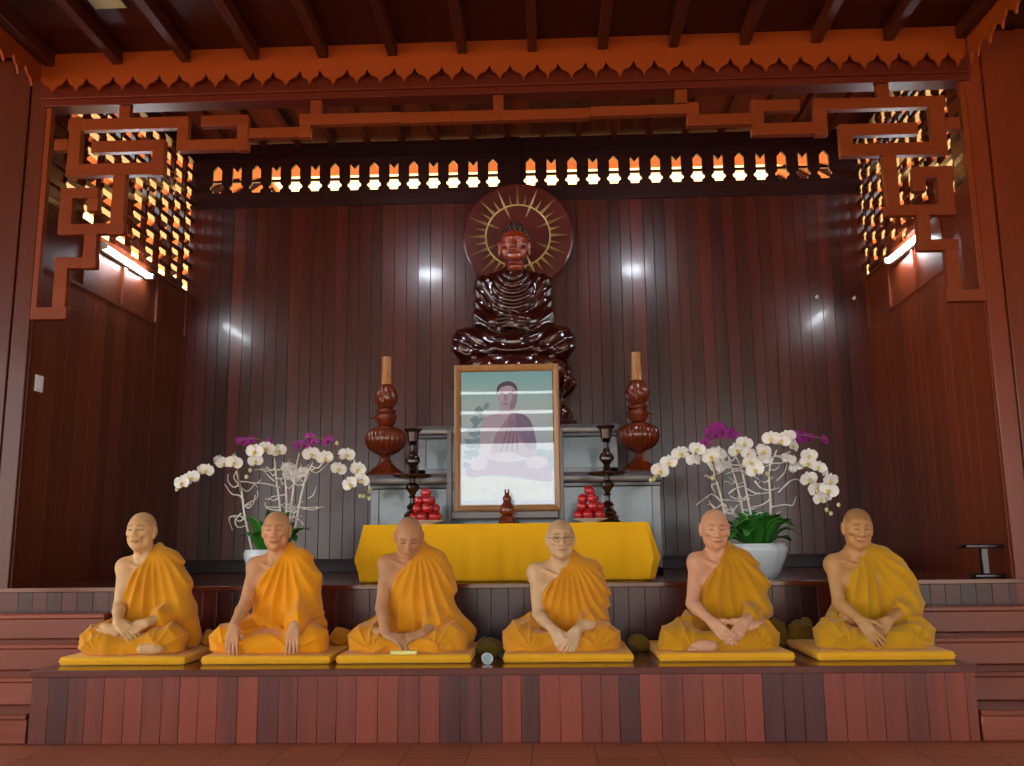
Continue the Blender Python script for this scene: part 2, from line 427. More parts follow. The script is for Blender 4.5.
# scalloped fascia boards
def scallop(length, mb, fn, top, tip, peak, v=0.5):
    """board hanging from top, lower edge of ogee tips; every bay a prism of its own"""
    a = 0.0; i = 0
    while a < length:
        w = 0.146 if i % 2 else 0.20; w = min(w, length - a)
        if w < 0.03: break
        pts = []
        for k in range(17):
            t = abs(k / 8 - 1); zz = tip + (peak - tip) * (t + 0.13 * math.sin(2 * PI * t)); pts.append((a + w * k / 16, zz))
        mb.prism(pts + [(a + w, top), (a, top)], fn, 0, 0.016, v); a += w; i += 1
mb = MB(); scallop(6.70, mb, lambda a, z, d: Vector((-3.545 + a, -0.09 + d, z)), 4.652, 4.345, 4.462)
struct(mb, 'trim_front', M_fasc, smooth=20)
mb = MB(); scallop(8.0, mb, lambda a, z, d: Vector((-3.53 - d, -0.10 - a, z)), 4.652, 4.345, 4.462); struct(mb, 'trim_left', M_fasc, smooth=20)
mb = MB(); scallop(8.0, mb, lambda a, z, d: Vector((3.165 + d, -8.10 + a, z)), 4.652, 4.345, 4.462); struct(mb, 'trim_right', M_fasc, smooth=20)
# hall ceiling: boards and rafters
mb = MB(); y = -0.09
while y > -11:
    mb.box(-9, y - 0.298, 4.652, 9, y, 4.68, r.random()); y -= 0.30
struct(mb, 'ceiling', M_ceil)
struct(MB().box(-9.2, -11.2, 4.685, 9.2, 0.10, 4.80), 'roof', M_ceil)
for i in range(14):
    xx = -3.475 + i * (6.60 / 13)
    struct(MB().box(xx - 0.034, -11, 4.55, xx + 0.034, -0.092, 4.651, r.random()), 'rafter', M_raft, bevel=0.004)
# pale panel let into the ceiling
struct(MB().box(-2.86, -1.10, 4.635, -2.64, -0.66, 4.6515, 0.5), 'ceiling_panel', plain('pale_panel', lin(176, 196, 170), rough=0.3, noise=0.2), bevel=0.004)

# alcove side walls
def side(name, X, s, n0, wm):
    F = lambda p: Vector((X(p.y) + s * p.x, p.y, p.z))          # p.x = depth into the wall, outwards
    def fin(mb):
        if s < 0: mb.f = [q[::-1] for q in mb.f]
        return mb
    mb = MB(); y = 0.06
    while y < YB:
        w = min(r.uniform(0.14, 0.2), YB + 0.02 - y); d = r.uniform(0, 0.0015)
        mb.box(d, y, HL, 0.04, y + w - 0.001, 3.09, r.random(), fn=F); y += w
    mb.box(-0.012, 0.02, HL, 0.04, 0.07, 3.09, 0.1, fn=F); mb.box(0.042, 0.31, HL, 0.07, YB, 3.6, 0.2, fn=F)
    struct(fin(mb), 'wall_' + name, wm, bevel=0.0015)
    mb = MB(); mb.box(0.018, 0.02, 3.09, 0.05, YB, 3.56, 0.2, fn=F)
    for y in np.linspace(0.02, YB - 0.05, 5): mb.box(0, y, 3.09, 0.05, y + 0.045, 3.56, 0.6, fn=F)
    mb.box(-0.004, 0.02, 3.075, 0.05, YB, 3.10, 0.4, fn=F); mb.box(-0.002, 0.02, 3.545, 0.05, YB, 3.575, 0.5, fn=F)
    struct(fin(mb), 'trim_%s_panel' % name, wm)
    # lattice window: continuous stiles, staggered rails
    mb = MB(); step = 0.162; k = 0; y = 0.05
    ys = []
    while y < YB + 0.01: ys.append(y); y += 0.262
    for y in ys: mb.box(0.004, y - 0.021, 3.56, 0.046, y + 0.017, 4.98, r.random(), fn=F)
    for k, y in enumerate(ys):
        z = 3.60 + (0.081 if k % 2 else 0)
        while z < 4.97:
            mb.box(-0.012, y, z - 0.024, 0.058, y + 0.262, z + 0.024, r.random(), fn=F); z += step
    struct(fin(mb), 'window_%d' % n0, M_latt)
    mb = MB(); mb.box(-0.01, 0.02, 4.95, 0.06, YB, 5.45, 0.3, fn=F); struct(fin(mb), 'beam_' + name, M_dark)
side('left', XL, -1, 1, M_side); side('right', XR, 1, 2, M_side_lit)

# back wall: planks, baseboard, rails
x0, x1 = XL(YB) - 0.03, XR(YB) + 0.03
mb = MB(); x = x0
while x < x1:
    w = r.uniform(0.100, 0.128); a = r.uniform(-0.010, 0.010); v = r.random()
    P = [(0.0, 0.003), (0.003, 0), (w - 0.004, 0), (w - 0.001, 0.003), (w - 0.001, 0.03), (0.0, 0.03)]
    mb.prism([(q[0], q[1]) for q in P], lambda p, q, d, x=x, a=a: Vector((x + p, YB + q + (p - w / 2) * a, d)), HL, 4.50, v); x += w
mb.box(x0, YB + 0.034, HL, x1, YB + 0.06, 4.60, 0.2)
o = struct(mb, 'wall_back', M_back, smooth=20)
mb = MB(); mb.box(x0, YB - 0.03, HL, x1, YB, 0.915, 0.3); mb.box(x0, YB - 0.036, 0.885, x1, YB, 0.905, 0.6)
struct(mb, 'baseboard_back', M_dark, bevel=0.004)
mb = MB(); mb.box(x0, YB - 0.03, 4.45, x1, YB + 0.04, 4.585, 0.3); mb.box(x0, YB - 0.04, 4.565, x1, YB + 0.03, 4.588, 0.5)
mb.box(x0, YB - 0.03, 4.975, x1, YB + 0.04, 5.13, 0.2); mb.box(-0.262, YB - 0.05, 4.50, -0.085, YB + 0.05, 5.13, 0.1)
struct(mb, 'trim_back', M_dark)
def louvre(name, xa, xb, n):
    """board pierced by a row of lantern-shaped holes, tops alternately peaked and notched"""
    p = (xb - xa) / n; c = [xa + p * (i + 0.5) for i in range(n)]; zb, zt = 4.585, 4.98
    def right_half(i):
        lo = [(0, 4.618), (0.042, 4.618), (0.043, 4.642), (0.070, 4.662), (0.070, 4.684), (0.046, 4.706)]
        hi = [(0.046, 4.862), (0, 4.915)] if i % 2 == 0 else [(0.046, 4.895), (0.040, 4.895), (0, 4.845)]
        return lo + hi
    mb = MB(); f = lambda a, z, d: Vector((a, YB - 0.01 + d, z))
    for i in range(-1, n):
        if i < 0: left = [(xa - 0.01, zt), (xa - 0.01, zb)]
        else: left = [(c[i], zt)] + [(c[i] + q[0], q[1]) for q in right_half(i)[::-1]] + [(c[i], zb)]
        if i + 1 >= n: right = [(xb + 0.01, zb), (xb + 0.01, zt)]
        else: right = [(c[i + 1], zb)] + [(c[i + 1] - q[0], q[1]) for q in right_half(i + 1)] + [(c[i + 1], zt)]
        mb.prism(left + right, f, 0, 0.03, 0.5)
    mb.box(xa, YB + 0.10, 4.775, xb, YB + 0.13, 4.80)
    o = struct(mb, name, M_dark, smooth=0)
    return o
louvre('window_3', -3.31, -0.262, 15); louvre('window_4', -0.085, 3.08, 15)
struct(MB().box(x0, YB - 0.01, 4.585, -3.32, YB + 0.03, 4.98).box(3.09, YB - 0.01, 4.585, x1, YB + 0.03, 4.98), 'trim_back_ends', M_dark)
# alcove ceiling
mb = MB(); x = x0 - 0.1
while x < x1 + 0.1:
    mb.box(x, 0.2, 5.15, x + 0.148, YB + 0.05, 5.18, r.random()); x += 0.15
x = x0
while x < x1:
    mb.box(x, 0.2, 5.09, x + 0.05, YB, 5.15, 0.1); x += 0.36
struct(mb, 'ceiling_alcove', wood('alcove_ceiling', lin(66, 17, 7), lin(116, 40, 17), rough=0.6, coat=0.0, axis='y', vmix=0.9, spec=0.08))
struct(MB().box(-3.75, 0.1, 5.18, 3.5, 2.75, 5.24), 'roof_alcove', M_ceil)

# outside: eaves of the tiled roof all round
def eave(name, a, b, c, d):
    up = Vector((0, 0, 0.05)); q = [Vector(p) for p in (a, b, c, d)]
    mb = MB(); mb.add(q + [p + up for p in q], [(0, 1, 2, 3), (7, 6, 5, 4), (0, 4, 5, 1), (1, 5, 6, 2), (2, 6, 7, 3), (3, 7, 4, 0)])
    return struct(mb, name, M_tile)
eave('eave_back', (-6, 2.75, 6.05), (6, 2.75, 6.05), (6, 4.35, 5.52), (-6, 4.35, 5.52))
eave('eave_left', (-3.65, -0.3, 6.05), (-3.65, 7, 6.05), (-5.3, 7, 4.98), (-5.3, -0.3, 4.98))
eave('eave_right', (3.38, 7, 6.05), (3.38, -0.3, 6.05), (5.0, -0.3, 4.98), (5.0, 7, 4.98))
struct(MB().box(-3.7, 0.1, 5.24, 3.45, 2.8, 6.1), 'roof_core', M_ceil)
def eave_rafters(name, P, Q, n):
    mb = MB()
    for i in range(n):
        t = (i + 0.5) / n; a = Vector(P[0]).lerp(Vector(P[1]), t); b2 = Vector(Q[0]).lerp(Vector(Q[1]), t)
        mb.tube([a, b2], 0.055, 4)
    return struct(mb, name, M_dark, smooth=0)
eave_rafters('rafter_eave_left', ((-3.65, -0.3, 6.0), (-3.65, 7, 6.0)), ((-5.3, -0.3, 4.92), (-5.3, 7, 4.92)), 17)
eave_rafters('rafter_eave_right', ((3.38, -0.3, 6.0), (3.38, 7, 6.0)), ((5.0, -0.3, 4.92), (5.0, 7, 4.92)), 17)

# sunlit building standing behind the hall
struct(MB().box(-22, 9.5, -0.1, 22, 10.5, 11.0).box(-22, 9.44, 3.0, 22, 9.5, 3.2), 'outside_building', plain('ochre_render', lin(236, 196, 128), rough=0.9, noise=0.15, scale=1.5))

# far end of the hall behind the camera: open front under a slatted gable
mb = MB(); mb.box(-9, -11.1, 3.05, 9, -11.0, 3.30); mb.box(-9, -11.1, 3.38, 9, -11.0, 3.66); mb.box(-9, -11.1, 3.74, 9, -11.0, 4.08); mb.box(-9, -11.1, 4.15, 9, -11.0, 4.66)
for xx in (-8.8, -5.2, -1.8, 1.8, 5.2, 8.8): mb.box(xx - 0.12, -11.1, 0, xx + 0.12, -10.9, 3.4)
struct(mb, 'wall_front', M_ceil)
mb = MB(); mb.box(-9.05, -11, 4.25, -8.95, 0.2, 4.66)
for y in (-10.9, -7, -3.4, 0): mb.box(-9.12, y - 0.12, 0, -8.88, y + 0.12, 4.25)
struct(mb, 'wall_aisle_left', M_ceil)
mb = MB(); mb.box(8.95, -11, 0, 9.05, 0.2, 0.9).box(8.95, -11, 2.2, 9.05, 0.2, 4.66)
for y in (-10.9, -7, -3.4, 0): mb.box(8.88, y - 0.6, 0, 9.12, y + 0.6, 2.3)
struct(mb, 'wall_aisle_right', M_side)

# ------------------------------------------------------------------ things of the room
# fretwork hanging under the beam
FR = [(-2.983, 4.176, -2.9, 4.294), (-3.36, 4.088, -2.46, 4.179), (-3.347, 3.741, -3.257, 4.195), (-2.538, 3.912, -2.456, 4.17), (-2.533, 3.906, -2.007, 3.991), (-2.092, 3.899, -2.01, 4.173), (-2.364, 4.094, -2.014, 4.177), (-2.01, 3.993, -1.552, 4.071), (-1.631, 3.987, -1.55, 4.169), (-1.633, 4.082, -0.893, 4.164), (-0.893, 4.076, -0.163, 4.158), (-1.554, 4.164, -1.469, 4.29), (-3.349, 3.732, -2.619, 3.825), (-2.713, 3.724, -2.624, 3.995), (-3.175, 3.912, -2.629, 4.002), (-2.995, 3.281, -2.899, 3.732), (-3.367, 3.286, -2.888, 3.366), (-3.377, 3.291, -3.281, 3.644), (-3.365, 3.562, -3.098, 3.641), (-3.173, 3.46, -3.092, 3.56), (-3.178, 3.031, -3.083, 3.286), (-3.385, 3.034, -3.077, 3.116), (-3.378, 2.659, -3.283, 3.119), (-3.531, 2.661, -3.269, 2.749), (-3.453, 3.938, -3.348, 4.024), (-0.213, 4.139, -0.137, 4.327), (2.545, 4.163, 2.63, 4.294), (2.096, 4.087, 3.022, 4.171), (2.901, 3.728, 3.006, 4.159), (2.258, 3.729, 2.997, 3.823), (2.256, 3.738, 2.348, 3.972), (2.262, 3.885, 2.809, 3.973), (3.008, 3.913, 3.105, 4.003), (2.089, 3.894, 2.177, 4.177), (1.642, 3.908, 2.171, 3.996), (1.646, 3.915, 1.732, 4.179), (1.651, 4.09, 1.992, 4.175), (1.183, 3.995, 1.645, 4.08), (1.185, 3.997, 1.27, 4.174), (0.489, 4.088, 1.272, 4.161), (-0.163, 4.075, 0.488, 4.152), (1.106, 4.169, 1.192, 4.347), (2.544, 3.285, 2.641, 3.729), (2.53, 3.281, 3.004, 3.358), (2.907, 3.276, 3.017, 3.637), (2.746, 3.552, 3.03, 3.639), (2.739, 3.457, 2.828, 3.56), (2.743, 3.026, 2.832, 3.28), (2.735, 3.023, 3.015, 3.103), (2.916, 2.657, 3.005, 3.1), (2.9, 2.656, 3.15, 2.741)]
mb = MB(); r = random.Random(5)
for i, (a, z0, b2, z1) in enumerate(FR):
    e = 0.0006 * (i % 7); mb.box(a, 0.0 - e, z0, b2, 0.055 + e, min(z1, 4.274), r.random())
mb.box(-3.53, 0.0, 2.66, -3.49, 0.055, 4.274, 0.5); mb.box(3.125, 0.0, 2.66, 3.165, 0.055, 4.274, 0.5)
tag(mb.build('fretwork_valance', M_fret, bevel=0.004), 'brown carved meander fretwork hanging below the scalloped beam', 'fretwork')

# fluorescent lamps on the side walls
def fluo(label, X, s, ya, yb, z):
    t = empty('fluorescent_lamp', (X((ya + yb) / 2), (ya + yb) / 2, z), label, 'lamp', 'wall lamps under the lattice windows')
    h = (yb - ya) / 2
    m = MB().box(-0.015, -h, -0.025, 0.022, h, 0.03, fn=lambda p: Vector((-s * p.x, p.y, p.z)))
    if s > 0: m.f = [q[::-1] for q in m.f]
    m.build('housing', M_white, t, bevel=0.004)
    MB().tube([(-s * 0.045, -h + 0.03, 0), (-s * 0.045, h - 0.03, 0)], 0.018, 14).build('tube', M_tube, t)
    for e in (-1, 1): MB().box(-s * 0.045 - 0.024, e * (h - 0.02) - 0.018, -0.024, -s * 0.045 + 0.04 * (1 if s > 0 else 0.6), e * (h - 0.02) + 0.018, 0.026).build('end_cap', M_white, t, bevel=0.003)
fluo('lit fluorescent tube on the wall holding the small pale switch plate', XL, -1, 0.80, 1.72, 3.475)
fluo('lit fluorescent tube on the wall above the small dark stand', XR, 1, 0.95, 1.74, 3.475)
# two lamps fixed behind the beam; in the photo only their glints on the back planks show
for xx, lb in ((-1.30, 'white lamp behind the beam above the orchid with few leaves'), (1.28, 'white lamp behind the beam above the leafy orchid')):
    t = empty('wall_lamp', (xx, 0.235, 4.412), lb, 'lamp', 'lamps behind the beam')
    MB().tube([(-0.11, 0, 0), (-0.10, 0, 0), (0.10, 0, 0), (0.11, 0, 0)], [0.018, 0.030, 0.030, 0.018], 14).build('tube', M_bulb, t)
    MB().box(-0.15, -0.055, -0.012, 0.15, -0.03, 0.05).box(-0.15, -0.055, 0.04, 0.15, 0.09, 0.05).box(-0.15, -0.03, -0.02, -0.13, 0.02, 0.03).box(0.13, -0.03, -0.02, 0.15, 0.02, 0.03).build('housing', M_white, t)

# small things on the walls
t = empty('light_switch', (XL(0.16), 0.16, 2.225), 'small pale switch plate on the side wall next to the column', 'switch')
MB().box(0, -0.05, -0.06, 0.012, 0.05, 0.06).build('plate', M_white, t, bevel=0.004)
MB().box(0.012, -0.016, -0.02, 0.018, 0.016, 0.02).build('rocker', M_white, t, bevel=0.002)
for xx, zz, lb in ((2.81, 3.39, 'tiny white hook on the back planks, the one farther from the corner'), (3.17, 3.37, 'tiny white hook on the back planks right beside the corner')):
    t = empty('wall_hook', (xx, YB, zz), lb, 'hook', 'hooks on the back wall')
    MB().tube(spline([(0, 0.004, 0.0), (0, -0.02, -0.003), (0, -0.030, 0.006), (0, -0.028, 0.016)], 5), 0.006, 8).build('hook_rod', M_white, t)
    MB().lathe([(0.016, 0), (0.016, 0.006), (0.01, 0.010)], 16).build('rosette', M_white, t).rotation_euler = (PI / 2, 0, 0)

# ------------------------------------------------------------------ the altar and what stands on it
M_altar = plain('altar_panel', lin(96, 112, 114), rough=0.22, coat=0.5, noise=0.22, scale=5)  # glossy grey-teal panels, slightly mottled
M_altmold = wood('altar_moulding', lin(66, 62, 66), lin(120, 116, 118), rough=0.22, coat=0.4, axis='x')
M_altdark = wood('altar_dark', lin(28, 18, 18), lin(48, 32, 30), rough=0.25, coat=0.3, axis='x')
M_turn = wood('turned_wood', lin(78, 24, 10), lin(136, 58, 22), rough=0.25, coat=0.5, axis='z', grain=26)
M_chim = wood('pale_turned_wood', lin(146, 90, 40), lin(186, 130, 68), rough=0.3, coat=0.4, axis='z', grain=40)
M_ebony = wood('ebony', lin(26, 12, 10), lin(58, 26, 18), rough=0.22, coat=0.5, axis='z', grain=26)
M_statue = wood('statue_wood', lin(40, 11, 7), lin(84, 26, 13), rough=0.2, coat=0.8, axis='z', grain=12, bump=0.03)
M_face = wood('statue_face_wood', lin(128, 44, 17), lin(164, 68, 30), rough=0.25, coat=0.7, axis='z', grain=10, bump=0.02)

t = empty('altar', (-0.135, 1.35, HL), 'stepped altar of glossy grey green panels under the dark seated statue', 'altar')
def tier(name, xa, xb, ya, za, zb, zs, zd):
    """panelled box, dark reed under a pale moulded slab; local coordinates"""
    b = MB().box(xa + 0.03, ya + 0.03, za, xb - 0.03, 1.20, zd).build(name, M_altar, t, bevel=0.004)
    m = MB()
    for xx in (xa + 0.02, xb - 0.09): m.box(xx, ya + 0.012, za, xx + 0.07, ya + 0.05, zd)
    m.box(xa + 0.02, ya + 0.012, za, xb - 0.02, ya + 0.05, za + 0.06)
    m.build('panel_frame', M_altmold, b, bevel=0.004)
    MB().box(xa + 0.01, ya + 0.005, zd, xb - 0.01, 1.22, zs).build('reed', M_altdark, b, bevel=0.006)
    MB().box(xa, ya, zs, xb, 1.24, zb, c=0.008).build('slab', M_altmold, b)
tier('lower_tier', -1.205, 1.205, -0.06, 0.0, 0.826, 0.742, 0.705)
tier('upper_tier', -0.86, 0.895, 0.25, 0.826, 1.262, 1.185, 1.15)

# yellow cloth over the offering table
M_yel = cloth('yellow_cloth', lin(244, 178, 14), lin(252, 192, 24), sheen=0.1)
def tablecloth():
    x0, x1, y0, y1, zt, zb = -1.165, 0.83, 0.27, 0.98, 1.19, 0.797
    per = []
    nx, ny = 120, 34
    for i in range(nx): per.append((x0 + (x1 - x0) * i / nx, y0, 0, -1, abs(2 * i / nx - 1)))
    for i in range(ny): per.append((x1, y0 + (y1 - y0) * i / ny, 1, 0, abs(2 * i / ny - 1)))
    for i in range(nx): per.append((x1 - (x1 - x0) * i / nx, y1, 0, 1, abs(2 * i / nx - 1)))
    for i in range(ny): per.append((x0, y1 - (y1 - y0) * i / ny, -1, 0, abs(2 * i / ny - 1)))
    n = len(per); vs = []; fs = []; R = 16
    for j in range(R + 1):
        s = j / R
        for i, (x, y, nx_, ny_, c) in enumerate(per):
            fl = 0.018 * s + 0.007 * s * math.sin(x * 23 + y * 31) + 0.004 * s * math.sin(x * 51 + 1)
            k = max(0, (c - 0.90) / 0.10) if ny_ else max(0, (c - 0.72) / 0.28)     # folds gather at the corners
            tri = min(s / 0.62, (1.0 - s) / 0.38 * 0.85 + 0.15); out = fl + k * k * 0.065 * tri
            sx = (1 if x > -0.16 else -1) * k * 0.046 * tri if ny_ else 0
            z = zt - (zt - zb) * s
            if j == 0: out = 0; sx = 0; z = zt
            vs.append((x + nx_ * out + sx, y + ny_ * out, z - (0.004 if j else 0) * 0 + (0.006 * (1 - k) * math.sin(x * 9) if j == R else 0.0) * 0))
    for j in range(R):
        for i in range(n):
            a = j * n + i; b = j * n + (i + 1) % n; fs.append((a, a + n, b + n, b))
    vs.append(((x0 + x1) / 2, (y0 + y1) / 2, zt)); c = len(vs) - 1
    for i in range(n): fs.append((i, (i + 1) % n, c))
    m = MB(); m.add(vs, fs); o = m.build('tablecloth', M_yel, smooth=40)
    sd = o.modifiers.new('thickness', 'SOLIDIFY'); sd.thickness = 0.004; sd.offset = -1
    return o
tag(tablecloth(), 'bright yellow cloth draped over the offering table below the framed portrait', 'tablecloth')
ZT = 1.191

# framed portrait on its stand
PX = lambda u: -0.170 + (u - 283) * 0.00183          # portrait coordinates, metres
PZ = lambda v: 1.878 - (v - 366) * 0.00183
T = empty('framed_portrait', (-0.17, 0.80, 1.29), 'large framed portrait photograph of a seated person in a robe', 'picture')
o0 = Vector((-0.17, 0.80, 1.29))
def frame_box(m, x0, z0, x1, z1, y0, y1, **k): return m.box(x0 - o0.x, y0, z0 - o0.z, x1 - o0.x, y1, z1 - o0.z, **k)
M_frame = wood('oak_frame', lin(150, 106, 62), lin(182, 138, 92), rough=0.35, coat=0.2, axis='z', grain=14)
M_stand = wood('stand_wood', lin(64, 50, 50), lin(100, 84, 82), rough=0.3, coat=0.2, axis='z')
fx0, fx1, fz0, fz1, fw = -0.578, 0.236, 1.292, 2.424, 0.052
m = MB()
def mould(m, a, b, inward, w, d):
    """mitred bar from a to b; inward = direction to the picture"""
    a = Vector(a); b = Vector(b); t = (b - a).normalized(); n = Vector(inward)
    prof = [(0, 0.035), (0, -0.012), (0.012, -0.02), (0.030, -0.014), (w - 0.006, 0.0), (w, 0.012), (w, 0.035)]
    vs = []
    for p, sg in ((a, 1), (b, -1)):
        for q, y in prof: vs.append(p + n * q + t * (sg * q) + Vector((0, y, 0)))
    k = len(prof); fs = [tuple(range(k)), tuple(range(2 * k - 1, k - 1, -1))] + [((i + 1) % k, i, i + k, (i + 1) % k + k) for i in range(k)]
    m.add([p - o0 + Vector((0, 0.8, 0)) for p in vs], fs, rnd.random())
c4 = [(fx0, 0, fz0), (fx1, 0, fz0), (fx1, 0, fz1), (fx0, 0, fz1)]
for i, inw in enumerate(((0, 0, 1), (-1, 0, 0), (0, 0, -1), (1, 0, 0))): mould(m, c4[i], c4[(i + 1) % 4], inw, fw, 0.035)
fr = m.build('frame', M_frame, T, smooth=30)
bm_ = bmesh.new(); bm_.from_mesh(fr.data); bmesh.ops.recalc_face_normals(bm_, faces=bm_.faces); bm_.to_mesh(fr.data); bm_.free()
# the print: sky, ground and figure; glass reflection put into the pale colours
M_sky, N, L, b = new_mat('print_sky')
tc = N.new('ShaderNodeTexCoord'); sp = N.new('ShaderNodeSeparateXYZ'); L.new(tc.outputs['Object'], sp.inputs[0])
nz = N.new('ShaderNodeTexNoise'); nz.inputs['Scale'].default_value = 6; nz.inputs['Detail'].default_value = 5; L.new(tc.outputs['Object'], nz.inputs['Vector'])
ma = N.new('ShaderNodeMath'); ma.operation = 'MULTIPLY_ADD'; ma.inputs[1].default_value = 0.10; L.new(nz.outputs['Fac'], ma.inputs[0]); L.new(sp.outputs['Z'], ma.inputs[2])
rp = N.new('ShaderNodeValToRGB'); mr = N.new('ShaderNodeMapRange'); mr.inputs['From Min'].default_value = 0.10; mr.inputs['From Max'].default_value = 1.12
L.new(ma.outputs[0], mr.inputs['Value']); L.new(mr.outputs[0], rp.inputs[0])
cr = rp.color_ramp; cr.elements[0].position = 0.0; cr.elements[0].color = lin(206, 220, 236); cr.elements[1].position = 1.0; cr.elements[1].color = lin(160, 226, 240)
for p, c in ((0.35, lin(206, 226, 242)), (0.7, lin(214, 238, 246)), (0.86, lin(190, 236, 244))): e = cr.elements.new(p); e.color = c
L.new(rp.outputs[0], b.inputs['Base Color']); b.inputs['Roughness'].default_value = 0.5
pr = frame_box(MB(), fx0 + 0.045, fz0 + 0.045, fx1 - 0.045, fz1 - 0.045, 0.018, 0.03).build('print', M_sky, T)
pc = {}
def pmat(n, c, nz=0.1, s=9): pc[n] = plain('print_' + n, c, rough=0.6, noise=nz, scale=s); return pc[n]
pmat('ground', lin(226, 238, 238), 0.14, 24); pmat('skin', lin(220, 210, 230)); pmat('robe', lin(192, 168, 196), 0.2, 30); pmat('shade', lin(158, 144, 182), 0.15, 20)
pmat('hair', lin(104, 94, 124)); pmat('leaf', lin(152, 188, 206), 0.3, 30); pmat('face_shade', lin(182, 164, 200)); pmat('fold', lin(160, 136, 172)); pmat('lap', lin(190, 174, 206), 0.2, 22)
layer = [0]
def shape(name, mat, P, smooth=True):
    pts = [Vector((PX(u), 0, PZ(v))) for u, v in P]
    if smooth:
        q = spline(pts + [pts[0]], 5)[:-1]
    else: q = pts
    layer[0] += 1; y = 0.018 - 0.0005 * layer[0]
    m = MB(); m.prism([(p.x - o0.x, p.z - o0.z) for p in q], lambda a, z, d: Vector((a, d, z)), y, 0.019)
    o = m.build(name, pc[mat], pr, smooth=0)
    bm_ = bmesh.new(); bm_.from_mesh(o.data); bmesh.ops.recalc_face_normals(bm_, faces=bm_.faces); bm_.to_mesh(o.data); bm_.free()
    return o
shape('printed_ground', 'ground', [(92, 642), (92, 538), (180, 536), (300, 548), (400, 560), (474, 566), (474, 642)], False)
for cx, cy, rr in ((168, 262, 22), (195, 245, 17), (150, 300, 24), (180, 300, 16), (140, 350, 30), (125, 400, 30), (158, 400, 24), (120, 450, 26), (150, 440, 22), (165, 350, 18), (112, 490, 18)):
    g = random.Random(cx + cy); shape('printed_leaf_clump', 'leaf', [(cx + rr * g.uniform(0.55, 1.15) * math.cos(a), cy + rr * g.uniform(0.5, 1.1) * math.sin(a)) for a in np.linspace(0, 2 * PI, 11)[:-1]])
shape('printed_bush', 'leaf', [(395, 440), (420, 428), (450, 436), (474, 440), (474, 520), (430, 520), (395, 500)])
shape('printed_arm', 'skin', [(250, 272), (212, 282), (180, 302), (170, 360), (170, 430), (196, 462), (250, 476), (300, 470), (320, 455), (270, 442), (222, 420), (214, 370), (240, 300)])
shape('printed_neck', 'skin', [(254, 240), (258, 285), (296, 300), (312, 262), (308, 240)])
shape('printed_chest', 'skin', [(215, 300), (258, 268), (300, 278), (280, 320), (240, 370), (214, 372)])
shape('printed_lap', 'lap', [(106, 530), (116, 498), (162, 466), (210, 470), (260, 482), (330, 480), (390, 460), (440, 462), (458, 500), (470, 560), (400, 560), (300, 540), (200, 536), (130, 544)])
shape('printed_robe', 'robe', [(300, 272), (340, 276), (372, 300), (392, 350), (402, 410), (404, 452), (360, 464), (300, 440), (250, 440), (214, 446), (222, 400), (244, 350), (278, 306)])
shape('printed_shoulder', 'shade', [(318, 276), (350, 282), (380, 306), (398, 360), (404, 420), (372, 430), (340, 380), (322, 330)])
for k in range(4): shape('printed_fold', 'fold', [(296 + 8 * k, 300 + 12 * k), (300 + 8 * k, 304 + 12 * k), (262 + 22 * k, 430), (255 + 22 * k, 430)])
shape('printed_hand', 'skin', [(250, 462), (276, 446), (310, 452), (330, 466), (300, 480), (266, 480)])
shape('printed_foot', 'skin', [(360, 476), (400, 460), (444, 470), (452, 490), (420, 508), (372, 504)])
shape('printed_knee', 'skin', [(134, 480), (164, 462), (196, 474), (190, 506), (150, 516), (130, 500)])
shape('printed_head', 'skin', [(242, 196), (250, 160), (284, 142), (318, 152), (328, 196), (322, 236), (300, 262), (276, 266), (254, 244)])
shape('printed_hair', 'hair', [(240, 194), (244, 160), (268, 142), (300, 140), (322, 156), (328, 180), (318, 172), (296, 158), (262, 164), (248, 180)])
shape('printed_cheek', 'face_shade', [(306, 170), (326, 182), (322, 236), (302, 260), (296, 240), (306, 210)])
for u in (262, 298): shape('printed_eye', 'hair', [(u - 12, 190), (u, 187), (u + 12, 190), (u, 195)])
shape('printed_mouth', 'face_shade', [(262, 236), (276, 232), (292, 236), (276, 242)])
shape('printed_nose', 'face_shade', [(274, 196), (282, 196), (286, 218), (270, 218)])
M_glass, N, L, b = new_mat('picture_glass'); N.remove(b)
fr_ = N.new('ShaderNodeFresnel'); fr_.inputs['IOR'].default_value = 1.7; tr = N.new('ShaderNodeBsdfTransparent'); gl = N.new('ShaderNodeBsdfGlossy'); gl.inputs['Roughness'].default_value = 0.01
mxs = N.new('ShaderNodeMixShader'); L.new(fr_.outputs[0], mxs.inputs[0]); L.new(tr.outputs[0], mxs.inputs[1]); L.new(gl.outputs[0], mxs.inputs[2])
L.new(mxs.outputs[0], N['Material Output'].inputs['Surface'])
frame_box(MB(), fx0 + 0.046, fz0 + 0.046, fx1 - 0.046, fz1 - 0.046, -0.0005, 0.0015).build('glass', M_glass, T)
# its stand
S = empty('picture_stand', (-0.17, 0.83, ZT), 'dark grey wooden stand holding the framed portrait upright', 'stand')
for xx in (-0.448, 0.408): MB().box(xx - 0.022, -0.07, 0.0, xx + 0.022, 0.04, 0.03).box(xx - 0.02, -0.028, 0.03, xx + 0.02, 0.03, 0.735).build('post', M_stand, S, bevel=0.004)
MB().box(-0.425, -0.075, 0.045, 0.385, 0.02, 0.098).build('ledge_bar', M_stand, S, bevel=0.005)
MB().box(-0.425, 0.012, 0.60, 0.385, 0.03, 0.68).build('back_bar', M_stand, S, bevel=0.003)

